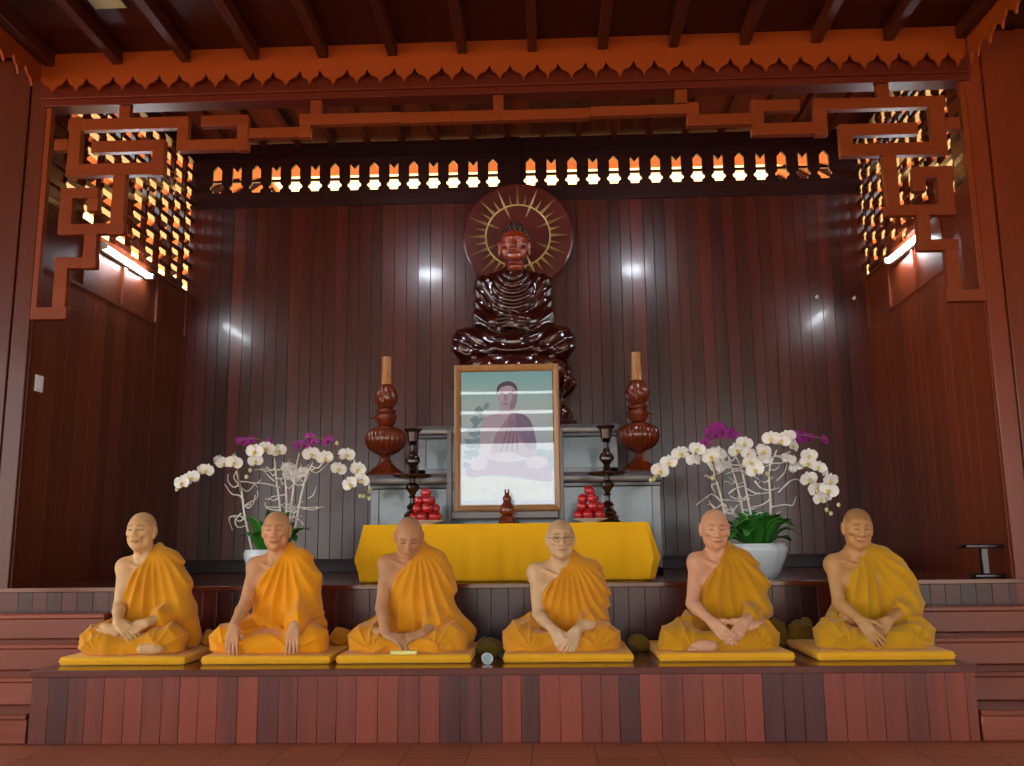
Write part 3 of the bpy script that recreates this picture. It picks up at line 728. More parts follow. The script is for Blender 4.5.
# turned wooden lamps
gad = lambda a, z: 1 + 0.045 * abs(math.sin(a * 11)) if 0.21 < z < 0.42 else 1
tw = lambda a, z: 1 - 0.15 * max(0, math.sin(a * 6 + (z - 0.68) * 26)) ** 2 * min(1, max(0, (0.10 - abs(z - 0.675)) / 0.03))
def oil_lamp(x, label, knob):
    t = empty('turned_lamp', (x, 1.50, 1.613), label, 'lamp', 'turned wooden lamps on the altar')
    b = MB().lathe([(0.165, 0), (0.172, 0.008), (0.168, 0.022), (0.13, 0.05), (0.085, 0.085), (0.052, 0.12), (0.038, 0.15), (0.036, 0.165), (0.046, 0.172), (0.042, 0.182)], 48).build('foot', M_turn, t)
    m = MB().lathe([(0.05, 0.18), (0.075, 0.19), (0.115, 0.215), (0.15, 0.25), (0.168, 0.29), (0.172, 0.32), (0.165, 0.355), (0.14, 0.39), (0.105, 0.412), (0.07, 0.425), (0.05, 0.43)], 88, rib=gad).build('reservoir', M_turn, t)
    MB().lathe([(0.048, 0.428), (0.06, 0.435), (0.078, 0.46), (0.09, 0.49), (0.094, 0.515), (0.085, 0.53), (0.07, 0.54), (0.082, 0.548), (0.086, 0.565), (0.072, 0.578), (0.05, 0.585)], 48).build('burner', M_turn, t)
    MB().lathe([(p.x, p.z) for p in spline([(0.05, 0, 0.58), (0.075, 0, 0.605), (0.094, 0, 0.64), (0.10, 0, 0.675), (0.096, 0, 0.71), (0.08, 0, 0.745), (0.06, 0, 0.775), (0.048, 0, 0.79)], 5)], 96, rib=tw).build('twisted_bulb', M_turn, t)
    MB().lathe([(0.050, 0.785), (0.046, 0.80), (0.043, 0.90), (0.042, 1.00), (0.044, 1.03), (0.034, 1.03), (0.032, 0.98)], 36).build('chimney', M_chim, t)
    kb = MB().tube([(0, 0, 0), (0.045, 0, 0)], 0.007, 8).lathe([(0.004, -0.006), (0.024, -0.004), (0.026, 0.0), (0.02, 0.006)], 16, c=(0, 0, 0)).build('wick_knob', M_turn, t)
    kb.location = (knob * 0.125, -0.02, 0.50); kb.rotation_euler = (0, PI if knob > 0 else 0, 0)
oil_lamp(-1.235, 'tall turned wooden lamp, altar end nearer the orchid with few leaves', -1)
oil_lamp(0.91, 'tall turned wooden lamp, altar end nearer the leafy orchid in ribbed pot', 1)

# candlesticks with wide drip pans
def candlestick(x, label):
    t = empty('candlestick', (x, 0.70, ZT), label, 'candlestick', 'dark candlesticks on the yellow cloth')
    MB().lathe([(0.092, 0), (0.094, 0.012), (0.075, 0.03), (0.08, 0.045), (0.062, 0.065), (0.066, 0.08), (0.045, 0.10), (0.035, 0.12), (0.05, 0.135), (0.036, 0.15), (0.02, 0.165)], 40).build('foot', M_ebony, t)
    MB().lathe([(0.02, 0.16), (0.018, 0.20), (0.034, 0.21), (0.018, 0.222), (0.03, 0.245), (0.052, 0.275), (0.05, 0.295), (0.024, 0.318), (0.02, 0.345)], 36).build('stem', M_ebony, t)
    MB().lathe([(0.03, 0.343), (0.13, 0.355), (0.147, 0.368), (0.149, 0.376), (0.14, 0.378), (0.05, 0.366), (0.03, 0.37)], 48).build('drip_pan', M_ebony, t)
    MB().lathe([(0.045, 0.368), (0.04, 0.39), (0.022, 0.40), (0.034, 0.412), (0.02, 0.425), (0.03, 0.445), (0.054, 0.47), (0.057, 0.49), (0.048, 0.515), (0.022, 0.535), (0.032, 0.545), (0.018, 0.56), (0.017, 0.60), (0.04, 0.612), (0.022, 0.622)], 36).build('knop', M_ebony, t)
    MB().lathe([(0.024, 0.62), (0.04, 0.632), (0.044, 0.66), (0.05, 0.70), (0.07, 0.718), (0.072, 0.726), (0.062, 0.728), (0.04, 0.715), (0.036, 0.66)], 36).build('cup', M_ebony, t)
candlestick(-0.884, 'dark turned candlestick behind the apples above the bowed person')
candlestick(0.582, 'dark turned candlestick behind the apples above the person in eyeglasses')

# plates of apples, every apple by itself
M_apple = plain('apple_red', lin(178, 22, 20), rough=0.22, coat=0.6, noise=0.45, scale=14)
M_stalk = plain('stalk', lin(80, 50, 24), rough=0.7)
def apple_proto():
    def f(p):
        rr = math.hypot(p.x, p.y) / 0.039; dip = 0.010 * math.exp(-(rr / 0.28) ** 2)
        return Vector((p.x * (1 + 0.06 * p.z / 0.035), p.y * (1 + 0.06 * p.z / 0.035), p.z - math.copysign(dip, p.z)))
    return MB().ball((0, 0, 0), (0.039, 0.039, 0.036), 20, 14, fn=f).tube([(0, 0, 0.024), (0.002, 0.001, 0.036), (0.006, 0.002, 0.044)], 0.0016, 6)
am = apple_proto().build('apple', M_apple); apple_used = [0]
def apples(x, label_plate, side):
    t = empty('plate', (x, 0.43, ZT), label_plate, 'plate', 'plates of apples')
    MB().lathe([(0.05, 0), (0.052, 0.006), (0.10, 0.018), (0.125, 0.026), (0.127, 0.029), (0.12, 0.029), (0.08, 0.020), (0.02, 0.017)], 44).build('dish', M_white, t)
    lay = [(7, 0.079, 0.055), (5, 0.066, 0.113), (3, 0.046, 0.170), (1, 0.0, 0.226)]
    lbl = ['red apple in the bottom layer of the heap ', 'red apple in the second layer of the heap ', 'red apple in the layer of three, heap ', 'single red apple on top of the heap ']
    for (n, rr, z), lb in zip(lay, lbl):
        pts = [(rr * math.cos(2 * PI * k / 6 + 0.3), rr * math.sin(2 * PI * k / 6 + 0.3)) for k in range(6)] + [(0, 0)] if n == 7 else [(rr * math.cos(2 * PI * k / n + n), rr * math.sin(2 * PI * k / n + n)) for k in range(n)]
        for px, py in pts:
            if apple_used[0] == 0: o = am
            else: o = am.copy(); COL.objects.link(o)
            apple_used[0] += 1
            o.location = (x + px, 0.43 + py, ZT + z); o.rotation_euler = (rnd.uniform(-0.4, 0.4), rnd.uniform(-0.4, 0.4), rnd.uniform(0, 6))
            tag(o, lb + side, 'apple', 'apples heaped on the plates')
apples(-0.747, 'white plate under the heap of apples above the bowed person', 'above the bowed person')
apples(0.434, 'white plate under the heap of apples above the person in eyeglasses', 'above the person in eyeglasses')

# small wooden vase in front of the portrait
t = empty('wooden_vase', (-0.163, 0.50, ZT), 'small dark wooden gourd vase in front of the framed portrait', 'vase')
MB().lathe([(0.062, 0), (0.066, 0.01), (0.058, 0.026), (0.052, 0.032), (0.058, 0.04), (0.05, 0.052), (0.03, 0.058)], 36).build('base', M_turn, t)
MB().lathe([(0.03, 0.055), (0.05, 0.075), (0.056, 0.10), (0.048, 0.13), (0.032, 0.15), (0.027, 0.16), (0.033, 0.175), (0.03, 0.192), (0.018, 0.206), (0.015, 0.214), (0.02, 0.222), (0.012, 0.224)], 36).build('gourd', M_turn, t)
for s in (-1, 1): MB().tube(spline([(s * 0.008, 0, 0.218), (s * 0.013, 0, 0.235), (s * 0.011, 0, 0.25)], 4), [0.006] * 8 + [0.002], 8).build('lip_horn', M_turn, t)

# halo on the back wall
t = empty('halo', (-0.112, 2.44, 4.03), 'round wooden halo disc with golden rays behind the head of the dark statue', 'halo')
m = MB(); m.lathe([(0.53, -0.025), (0.545, -0.015), (0.545, 0.01), (0.53, 0.022), (0.49, 0.022)], 96)
d = m.build('disc', wood('halo_wood', lin(70, 26, 24), lin(104, 48, 44), rough=0.24, coat=0.4, axis='z', grain=4), t); d.rotation_euler = (PI / 2, 0, 0)
MB().tube([(0.318 * math.cos(a), -0.026, 0.318 * math.sin(a)) for a in np.linspace(0, 2 * PI, 97)], 0.0095, 8, cap=False).build('ring', M_gold, t)
def ray(a, r0, r1, w):
    c, s = math.cos(a), math.sin(a); P = lambda r_, q, y: Vector((r_ * c - q * s, y, r_ * s + q * c))
    vs = [P(r0, -w, -0.023), P(r0, w, -0.023), P(r1, 0.0, -0.024), P(r0, 0, -0.023 - w * 1.2)]
    MB().add(vs, [(0, 1, 2), (3, 2, 1), (3, 0, 2), (3, 1, 0)]).build('ray', M_gold, t, smooth=0)
for k in range(16):
    a = PI / 2 + k * PI / 8
    ray(a, 0.325, 0.52, 0.017); ray(a + PI / 16, 0.325, 0.435, 0.013)
    if k % 2: ray(a, 0.31, 0.19, 0.014)
# bracket that carries the disc on the wall
MB().box(-0.06, 0.02, -0.2, 0.06, 0.145, 0.2).build('bracket', M_dark, t)

# small dark stand by the column
t = empty('low_stand', (3.05, 0.16, HL), 'small dark wooden stand with a flat top on the ledge beside the column', 'stand')
MB().box(-0.14, -0.07, 0.195, 0.11, 0.07, 0.22, c=0.006).build('top', M_altdark, t)
MB().box(-0.022, -0.022, 0.025, 0.022, 0.022, 0.195).build('post', M_altdark, t, bevel=0.004)
MB().box(-0.09, -0.06, 0.0, 0.10, 0.06, 0.026, c=0.006).build('foot', M_altdark, t)

# low dark bench end behind the first mat
t = empty('low_bench', (-2.50, -0.085, HP), 'low dark wooden bench standing against the ledge behind the person looking aside', 'bench')
MB().box(-0.245, -0.07, 0.185, 0.20, 0.07, 0.215, c=0.006).build('seat', M_altdark, t)
for sx in (-0.215, 0.17):
    for sy in (-0.045, 0.045): MB().box(sx - 0.02, sy - 0.02, 0, sx + 0.02, sy + 0.02, 0.185).build('leg', M_altdark, t, bevel=0.003)
MB().box(-0.20, -0.06, 0.12, 0.155, -0.045, 0.185).build('apron', M_altdark, t)

# ------------------------------------------------------------------ orchids
M_pot = plain('pot_glaze', lin(214, 226, 230), rough=0.18, coat=0.5, noise=0.05)
M_petal = plain('white_petal', lin(240, 240, 236), rough=0.55, noise=0.05, sss=0.1)
M_purple = plain('purple_petal', lin(150, 22, 140), rough=0.55, noise=0.25, scale=40)
M_lip = plain('flower_lip', lin(226, 206, 120), rough=0.5)
M_lipp = plain('purple_lip', lin(110, 10, 90), rough=0.5)
M_branch = plain('white_branch', lin(222, 216, 206), rough=0.7, noise=0.12, scale=30)
M_stem = plain('orchid_stem', lin(112, 104, 70), rough=0.6)
M_leaf = plain('orchid_leaf', lin(44, 112, 34), rough=0.35, noise=0.4, scale=9, coat=0.2)
M_bud = plain('bud', lin(206, 206, 150), rough=0.5)
M_soil = plain('moss', lin(60, 56, 30), rough=0.95, noise=0.4, scale=40)

def petal(m, ang, length, width, cup=0.25, y0=0.0, roundness=1.0):
    nu, nv = 6, 4; vs = []; fs = []
    for i in range(nu + 1):
        u = i / nu; w = width * (math.sin(PI * min(1, (u * 0.93 + 0.04))) ** (0.6 if roundness > 0.8 else 0.9))
        for j in range(nv + 1):
            q = (j / nv - 0.5) * 2; a = q * w * 0.5; rr = u * length
            y = y0 - cup * length * (u * u * 0.5 - u * 0.35) - 0.10 * width * q * q
            vs.append(Vector((rr * math.cos(ang) - a * math.sin(ang), y, rr * math.sin(ang) + a * math.cos(ang))))
    for i in range(nu):
        for j in range(nv):
            a = i * (nv + 1) + j; fs.append((a, a + nv + 1, a + nv + 2, a + 1))
    m.add(vs, fs)
def flower_mesh(mat, lipmat, nm):
    m = MB()
    for a, l, w, y in ((PI / 2, 0.052, 0.040, 0.004), (PI / 2 + 2.25, 0.050, 0.036, 0.004), (PI / 2 - 2.25, 0.050, 0.036, 0.004)): petal(m, a, l, w, 0.2, y, 0.7)
    petal(m, 0.16, 0.060, 0.076, 0.25, -0.002); petal(m, PI - 0.16, 0.060, 0.076, 0.25, -0.002)
    o = m.build('flower', mat, None, smooth=80)
    sd = o.modifiers.new('thickness', 'SOLIDIFY'); sd.thickness = 0.0012
    l = MB(); l.ball((0, -0.012, -0.008), (0.010, 0.012, 0.013), 10, 8); petal(l, -PI / 2, 0.026, 0.024, 0.9, -0.012); petal(l, -PI / 2 + 1.0, 0.016, 0.014, 1.2, -0.010); petal(l, -PI / 2 - 1.0, 0.016, 0.014, 1.2, -0.010)
    lo = l.build('lip', lipmat, o, smooth=80)
    return o
FW = flower_mesh(M_petal, M_lip, 'w'); FP = flower_mesh(M_purple, M_lipp, 'p'); used = {}
def put_flower(proto, t, p, yaw, pitch, roll, s):
    if proto.name not in used: used[proto.name] = 1; o = proto; o.parent = t
    else: o = copy_tree(proto, t)
    o.location = p; o.rotation_euler = (pitch, roll, yaw); o.scale = (s, s, s)
def leaf(t, base, tip, width, sag, twist=0.0):
    base = Vector(base); tip = Vector(tip); n = 10; d = tip - base; sd = d.cross(Vector((0, 0, 1)))
    if sd.length < 1e-3: sd = Vector((1, 0, 0))
    sd.normalize(); 
    if twist: sd = (Matrix.Rotation(twist, 3, d.normalized()) @ sd)
    nr = sd.cross(d).normalized(); vs = []; fs = []
    for i in range(n + 1):
        u = i / n; w = width * max(0.06, math.sin(PI * min(0.98, 0.12 + u * 0.86)) ** 0.7)
        c = base + d * u + Vector((0, 0, sag * 4 * u * (1 - u)))
        for q in (-1, -0.5, 0, 0.5, 1): vs.append(c + sd * (q * w * 0.5) + nr * (abs(q) * w * 0.16))
    for i in range(n):
        for j in range(4): a = i * 5 + j; fs.append((a, a + 1, a + 6, a + 5))
    m = MB(); m.add(vs, fs); o = m.build('leaf', M_leaf, t, smooth=80); sdm = o.modifiers.new('thickness', 'SOLIDIFY'); sdm.thickness = 0.003
def pot(t, rm, hgt, ribs):
    rb = (lambda a, z: 1 + 0.055 * abs(math.sin(a * 4 + z * 3.5)) ** 0.6) if ribs else (lambda a, z: 1 + 0.012 * abs(math.sin(a * 6)))
    prof = [(0.55, 0), (0.60, 0.03), (0.74, 0.25), (0.90, 0.55), (0.99, 0.78), (1.0, 0.88), (0.96, 0.96), (0.95, 1.0), (0.91, 1.0), (0.90, 0.9)]
    MB().lathe([(q * rm, z * hgt) for q, z in prof], 96, rib=rb).build('pot', M_pot, t)
    MB().lathe([(0.02, 0.86 * hgt), (rm * 0.88, 0.86 * hgt), (rm * 0.85, 0.90 * hgt), (0.05, 0.94 * hgt)], 32).build('potting_moss', M_soil, t)

def twig(t, P, r0=0.007, r1=0.003, mat=None, nm='branch'):
    q = spline(P, 7); n = len(q); MB().tube(q, [r0 + (r1 - r0) * i / (n - 1) for i in range(n)], 7).build(nm, mat or M_branch, t)
def orchid(label, x, z_of, x_of, rm, ribs, whites, purples, buds, sticks, arches, twigs, leaves, seed, hp=0.235):
    g = random.Random(seed)
    base = Vector((x, 0.46, HL)); t = empty('potted_orchid', base, label, 'orchid', 'potted orchids on the ledge')
    pot(t, rm, hp, ribs)
    P = lambda u, v, y=0.0: Vector((x_of(u) - base.x, y, z_of(v) - base.z))
    def dy(u): return 0.10 * math.sin(u * 0.021 + seed)
    for i, (u, v, k) in enumerate(whites):          # k: 0 faces the hall, 1 side on, 2 seen from behind
        yaw = g.uniform(-0.45, 0.45) + (1.3 * g.choice((-1, 1)) if k == 1 else PI if k == 2 else 0)
        put_flower(FW, t, P(u, v, dy(u) - (0.05 if k == 0 else -0.04)), yaw, g.uniform(-0.1, 0.35), g.uniform(-0.4, 0.4), g.uniform(0.92, 1.15) * (1.0 if k != 1 else 0.9))
    for u, v in purples:
        put_flower(FP, t, P(u, v, dy(u) + 0.04), g.uniform(-0.7, 0.7), g.uniform(-0.2, 0.4), g.uniform(-0.6, 0.6), g.uniform(0.66, 0.82))
    for u, v in buds: MB().ball(P(u, v, dy(u)), (0.014, 0.012, 0.017), 10, 8).build('bud', M_bud, t)
    for S in sticks: twig(t, [P(u, v, (0.02 if i == 0 else dy(u) * 0.7)) for i, (u, v) in enumerate(S)], 0.010, 0.005, nm='stick')
    for S in arches: twig(t, [P(u, v, dy(u)) for u, v in S], 0.006, 0.003, M_stem, 'flower_stem')
    for S in twigs: twig(t, [P(u, v, dy(u) * 0.6 + g.uniform(-0.06, 0.06)) for u, v in S], 0.0065, 0.003)
    for S in sticks:                                 # curling side twigs
        for k in range(11):
            a = g.uniform(0.08, 0.95); i = min(int(a * (len(S) - 1)), len(S) - 2); f = a * (len(S) - 1) - i
            u = S[i][0] + (S[i + 1][0] - S[i][0]) * f; v = S[i][1] + (S[i + 1][1] - S[i][1]) * f
            if v > 440: continue
            s = g.choice((-1, 1)); l = g.uniform(30, 85); up = g.uniform(-0.5, 0.9)
            pts = [(u, v), (u + s * l * 0.4, v + g.uniform(-4, 18)), (u + s * l * 0.75, v - up * l * 0.3), (u + s * l * (1.0 + g.uniform(-0.2, 0.15)), v - up * l * 0.8)]
            y0 = dy(u) * 0.6; yy = g.uniform(-0.12, 0.12)
            twig(t, [P(p[0], p[1], y0 + yy * j / 3) for j, p in enumerate(pts)], 0.0055, 0.0025)
    for b, tip, w, sag in leaves: leaf(t, (b[0], b[1], hp * 0.93), tip, w, sag)
    return t
# 0.00172 m per unit of the sketch grid the flowers were plotted on
K = 0.00172
XLo = lambda u: -1.872 + (u - 475) * K; ZLo = lambda v: 1.010 - (v - 582) * K
orchid('potted white orchid with few broad leaves behind the person with shut eyes', -1.868, ZLo, XLo, 0.198, False,
    [(110, 292, 0), (137, 272, 0), (150, 235, 1), (182, 235, 0), (205, 188, 1), (245, 203, 0), (275, 182, 1), (312, 208, 0), (415, 205, 0), (413, 165, 0), (450, 150, 0), (490, 155, 0), (652, 180, 0), (710, 195, 0), (785, 178, 0), (802, 215, 1), (757, 240, 0), (832, 238, 0), (800, 300, 0), (850, 282, 0), (872, 318, 1), (88, 290, 1), (515, 225, 2), (580, 250, 2), (528, 260, 2)],
    [(332, 115), (380, 113), (447, 122), (560, 125), (598, 132), (628, 102), (652, 122), (707, 120), (610, 172)],
    [(80, 318), (390, 242), (375, 270), (835, 350), (852, 352), (880, 362), (745, 128)],
    [[(390, 580), (370, 440), (347, 330), (312, 240)], [(490, 560), (497, 420), (480, 280), (470, 185)], [(530, 560), (540, 400), (560, 230), (575, 165)], [(560, 560), (575, 420), (615, 270), (650, 210)], [(510, 560), (520, 420), (515, 300), (500, 200)]],
    [[(347, 330), (318, 220), (275, 185), (215, 200), (150, 250), (85, 300)], [(470, 185), (455, 145), (425, 150), (405, 195), (385, 250)], [(650, 210), (700, 175), (760, 185), (815, 240), (865, 320), (882, 360)], [(480, 250), (450, 130), (400, 108), (332, 112)], [(560, 230), (590, 120), (640, 105), (710, 118)]],
    [[(350, 365), (318, 342), (285, 335), (262, 295)], [(347, 330), (325, 300), (308, 270), (315, 245)], [(375, 460), (340, 432), (300, 436), (285, 460), (290, 490)], [(355, 395), (385, 380), (408, 355), (405, 325)], [(610, 405), (650, 408), (690, 400)], [(630, 360), (658, 350), (662, 312)], [(480, 285), (445, 262), (428, 232)], [(487, 310), (440, 296), (382, 292)], [(575, 440), (598, 470), (585, 500), (560, 505)], [(345, 420), (320, 450), (335, 478), (372, 470)]],
    [((-0.07, -0.05), (-0.16, -0.13, 0.47), 0.17, 0.05), ((-0.03, -0.06), (-0.09, -0.12, 0.44), 0.16, 0.04), ((0.0, 0.02), (-0.06, 0.06, 0.52), 0.12, 0.02), ((0.02, 0.0), (0.13, -0.05, 0.50), 0.13, 0.04), ((0.06, -0.04), (0.18, -0.14, 0.42), 0.15, 0.06), ((0.08, -0.03), (0.30, -0.12, 0.37), 0.10, 0.06), ((0.08, -0.05), (0.22, -0.17, 0.29), 0.12, 0.06), ((-0.06, 0.04), (-0.25, 0.02, 0.33), 0.10, 0.06), ((-0.05, -0.08), (-0.10, -0.24, 0.33), 0.14, 0.06), ((0.0, -0.08), (0.06, -0.24, 0.34), 0.14, 0.07)], 3)
XRo = lambda u: 1.622 + (u - 500) * K; ZRo = lambda v: 1.026 - (v - 560) * K
lv = []
g = random.Random(12)
for i in range(30):
    a = 2 * PI * i / 30 + g.uniform(-0.15, 0.15); rr = g.uniform(0.24, 0.32); h = g.uniform(0.22, 0.44) if i % 3 else g.uniform(0.38, 0.48)
    k = 1 if i % 3 else 0.6
    lv.append(((0.08 * math.cos(a), 0.08 * math.sin(a)), (rr * k * math.cos(a), rr * k * math.sin(a) * 0.9, h), g.uniform(0.10, 0.15), g.uniform(0.03, 0.09)))
orchid('potted white orchid with a thick leaf mass in a ribbed white pot', 1.622, ZRo, XRo, 0.196, True,
    [(110, 250, 0), (128, 232, 1), (152, 215, 0), (195, 182, 0), (255, 170, 0), (250, 210, 2), (310, 200, 0), (335, 215, 1), (358, 180, 2), (390, 230, 2), (350, 240, 2), (440, 166, 0), (470, 140, 0), (482, 185, 0), (530, 180, 0), (490, 222, 0), (502, 256, 0), (537, 215, 2), (560, 132, 0), (600, 138, 0), (635, 122, 0), (690, 150, 1), (650, 208, 2), (692, 238, 2), (742, 192, 0), (735, 225, 0), (772, 245, 0), (732, 292, 0), (800, 262, 1), (757, 338, 0), (805, 302, 0), (770, 376, 0), (800, 342, 0), (812, 362, 1)],
    [(298, 138), (318, 112), (345, 88), (366, 66), (395, 80), (425, 84), (440, 98), (350, 104), (325, 90), (390, 100), (690, 100), (720, 104), (757, 116), (808, 128), (735, 112), (700, 118)],
    [(85, 285), (95, 270), (70, 290), (832, 404), (795, 422), (807, 438), (545, 272), (320, 288)],
    [(list(s)) for s in ([(378, 500), (368, 420), (340, 300), (318, 225)], [(490, 520), (480, 420), (455, 240), (420, 170)], [(553, 500), (553, 400), (556, 260), (590, 175)], [(455, 500), (452, 420), (432, 300), (400, 190)])],
    [[(340, 300), (318, 215), (255, 175), (180, 195), (110, 250), (80, 290)], [(455, 240), (440, 150), (470, 140), (495, 200), (503, 260)], [(590, 175), (640, 185), (700, 210), (760, 280), (790, 350), (800, 420)], [(420, 170), (385, 130), (390, 80), (340, 90), (300, 140)], [(590, 175), (640, 120), (720, 105), (810, 128)]],
    [[(375, 405), (330, 355), (290, 365), (255, 395)], [(325, 415), (310, 395), (302, 378)], [(553, 410), (610, 400), (640, 402), (662, 368)], [(590, 350), (640, 305), (680, 296), (715, 312)], [(590, 300), (625, 268), (640, 228)], [(480, 370), (440, 380), (395, 375)], [(500, 300), (520, 330), (555, 340), (600, 330)], [(555, 375), (520, 400), (480, 408)], [(470, 330), (510, 352), (550, 350)], [(345, 310), (312, 318), (330, 350)], [(395, 350), (420, 330), (455, 320)]],
    lv, 5, 0.24)

# ------------------------------------------------------------------ mats and small things on the platform
M_mat = cloth('mat_cloth', lin(226, 158, 20), lin(240, 176, 34))
def mat_(xa, xb, label, mt=M_mat):
    t = empty('sitting_mat', ((xa + xb) / 2, -0.50, HP), label, 'mat', 'yellow sitting mats'); h = (xb - xa) / 2
    g = random.Random(int(xa * 100))
    m = MB(); m.box(-h, -0.335, 0.001, h, 0.335, 0.048, c=0.012); m.build('pad', mt, t, smooth=60)
    MB().tube([(-h - 0.001, -0.336, 0.025), (h + 0.001, -0.336, 0.025), (h + 0.001, 0.336, 0.025), (-h - 0.001, 0.336, 0.025), (-h - 0.001, -0.336, 0.025)], 0.0035, 6).build('seam', mt, t)
mat_(-2.70, -1.965, 'yellow sitting mat under the person looking aside'); mat_(-1.87, -1.125, 'yellow sitting mat under the person with shut eyes')
mat_(-1.09, -0.315, 'yellow sitting mat under the person with bowed head, pale pad on its edge'); mat_(-0.135, 0.60, 'yellow sitting mat under the person in eyeglasses')
mat_(0.745, 1.50, 'yellow sitting mat under the person with joined fingertips'); mat_(1.625, 2.385, 'yellow sitting mat under the person with tilted head')
ZM = HP + 0.048

t = empty('note_pad', (-0.705, -0.805, ZM), 'pale yellow pad lying on the mat below the hands of the bowed person', 'pad')
MB().box(-0.075, -0.02, 0.001, 0.075, 0.05, 0.018).build('pages', plain('pad_paper', lin(236, 228, 130), rough=0.6, noise=0.08), t, bevel=0.002)
MB().box(-0.0765, -0.022, 0.018, 0.0765, 0.051, 0.0205).build('cover', plain('pad_cover', lin(246, 240, 160), rough=0.5, noise=0.1), t, bevel=0.001)

t = empty('cup', (-0.235, -0.86, HP + 0.031), 'small white cup lying on its side on the platform near the olive cloth', 'cup')
c = MB().lathe([(0.016, 0), (0.024, 0.004), (0.029, 0.03), (0.031, 0.06), (0.029, 0.06), (0.026, 0.03), (0.018, 0.008)], 32).build('body', M_white, t); c.rotation_euler = (PI / 2, 0, 0.25)
c.location = (0.0, 0.03, 0)
k = MB().lathe([(0.001, 0.046), (0.0268, 0.047), (0.0268, 0.050), (0.001, 0.051)], 28).build('inside', plain('cup_inside', lin(150, 166, 168), rough=0.4), c)

# ------------------------------------------------------------------ seated figures
def unit(v): v = np.array(v, float); return v / np.linalg.norm(v)

def head_field(F, C, R, s3=1.0, lobes=0.0, jaw=1.0):
    s3 = np.ones(3) * s3; s = float(s3.mean())
    P = lambda *a: C + R @ (np.array(a) * s3)
    e = lambda c, r, k=0.012, op='add': F.ell(P(*c), np.array(r) * s3, R, k * s, op)
    e((0, 0.016, 0.031), (0.080, 0.095, 0.087), 0.02)
    e((0, -0.012, 0.0), (0.072, 0.078, 0.075), 0.03)
    e((0, -0.026, -0.045), (0.060 * jaw, 0.062, 0.070), 0.03)
    e((0, -0.058, -0.094), (0.028 * jaw, 0.024, 0.020), 0.022)
    for q in (-1, 1):
        e((q * 0.043, -0.056, -0.014), (0.022, 0.022, 0.019), 0.018)
        e((q * 0.044, -0.004, -0.060), (0.018, 0.035, 0.030), 0.035)
        F.cap(P(q * 0.010, -0.086, 0.034), P(q * 0.048, -0.070, 0.030), 0.0085 * s, 0.007 * s, 0.012 * s)
        e((q * 0.032, -0.098, 0.009), (0.021, 0.020, 0.0125), 0.009, 'sub')
        e((q * 0.032, -0.0715, 0.009), (0.0155, 0.0135, 0.0115), 0.006)
        e((q * 0.047, -0.062, -0.052), (0.008, 0.008, 0.018), 0.025, 'sub')
        e((q * 0.085, 0.016, 0.0), (0.0095, 0.021, 0.034), 0.007)
        e((q * 0.082, 0.004, -0.028 - lobes * 0.5), (0.0085, 0.011, 0.015 + lobes), 0.006)
        e((q * 0.094, 0.006, 0.0), (0.005, 0.010, 0.019), 0.004, 'sub')
        e((q * 0.013, -0.096, -0.030), (0.0115, 0.011, 0.0095), 0.006)
    F.cap(P(0, -0.086, 0.022), P(0, -0.106, -0.024), 0.0085 * s, 0.0135 * s, 0.012 * s)
    e((0, -0.086, -0.056), (0.024, 0.014, 0.008), 0.010)
    e((0, -0.0905, -0.0565), (0.023, 0.010, 0.0048), 0.004); e((0, -0.089, -0.0685), (0.019, 0.010, 0.0055), 0.004)
    e((0, -0.101, -0.0625), (0.024, 0.0085, 0.0014), 0.003, 'sub')

def hand_field(F, W, d, n, side, curl=0.35, thumb=0.6, s=1.0, spread=0.05):
    """side +1: right hand; n points out of the back of the hand"""
    d = unit(d); n = np.array(n, float); n = unit(n - d * (n @ d)); sv = np.cross(n, d) * side
    W = np.array(W, float); offs = (0.029, 0.010, -0.009, -0.027); ls = (0.94, 1.05, 0.98, 0.78)
    for i, (o, l) in enumerate(zip(offs, ls)):
        kn = W + d * (0.088 - abs(i - 1.2) * 0.004) * s + sv * o * s + n * 0.004 * s
        F.cap(W + sv * o * 0.55 * s, kn, 0.0145 * s, 0.0118 * s, 0.010 * s)
        p = kn; a = curl * (0.8 + 0.12 * i); q = unit(d + sv * (1.4 - i) * spread)
        for L, ra, rb in ((0.043, 0.0098, 0.0088), (0.027, 0.0088, 0.0080), (0.021, 0.0080, 0.0068)):
            dd = q * math.cos(a) - n * math.sin(a); e = p + dd * L * l * s
            F.cap(p, e, ra * s, rb * s, 0.0022 * s); p = e; a += curl * 1.05
    b = W + d * 0.020 * s + sv * 0.022 * s - n * 0.004 * s; t1 = unit(d * 0.62 + sv * thumb - n * 0.35)
    m = b + t1 * 0.046 * s; t2 = unit(d * 0.85 + sv * thumb * 0.55 - n * 0.30); e1 = m + t2 * 0.034 * s; t3 = unit(d * 0.95 + sv * thumb * 0.2 - n * 0.3)
    F.cap(b, m, 0.0165 * s, 0.0125 * s, 0.010 * s); F.cap(m, e1, 0.0115 * s, 0.0102 * s, 0.003 * s); F.cap(e1, e1 + t3 * 0.026 * s, 0.0102 * s, 0.0078 * s, 0.003 * s)

def foot_field(F, heel, toe, up):
    heel = np.array(heel, float); toe = np.array(toe, float); d = unit(toe - heel); up = np.array(up, float); up = unit(up - d * (up @ d)); sv = np.cross(up, d)
    L = np.linalg.norm(toe - heel)
    F.cap(heel, heel + d * L * 0.5 + up * 0.006, 0.030, 0.032, 0.015); F.cap(heel + d * L * 0.4, toe - d * 0.025, 0.032, 0.026, 0.015)
    for i, o in enumerate((0.027, 0.010, -0.003, -0.015, -0.026)):
        r_ = 0.0125 if i == 0 else 0.009
        F.cap(toe - d * (0.03 + 0.006 * i) + sv * o, toe + d * (0.012 - 0.007 * i) + sv * o * 1.05, r_, r_ * 0.85, 0.003)

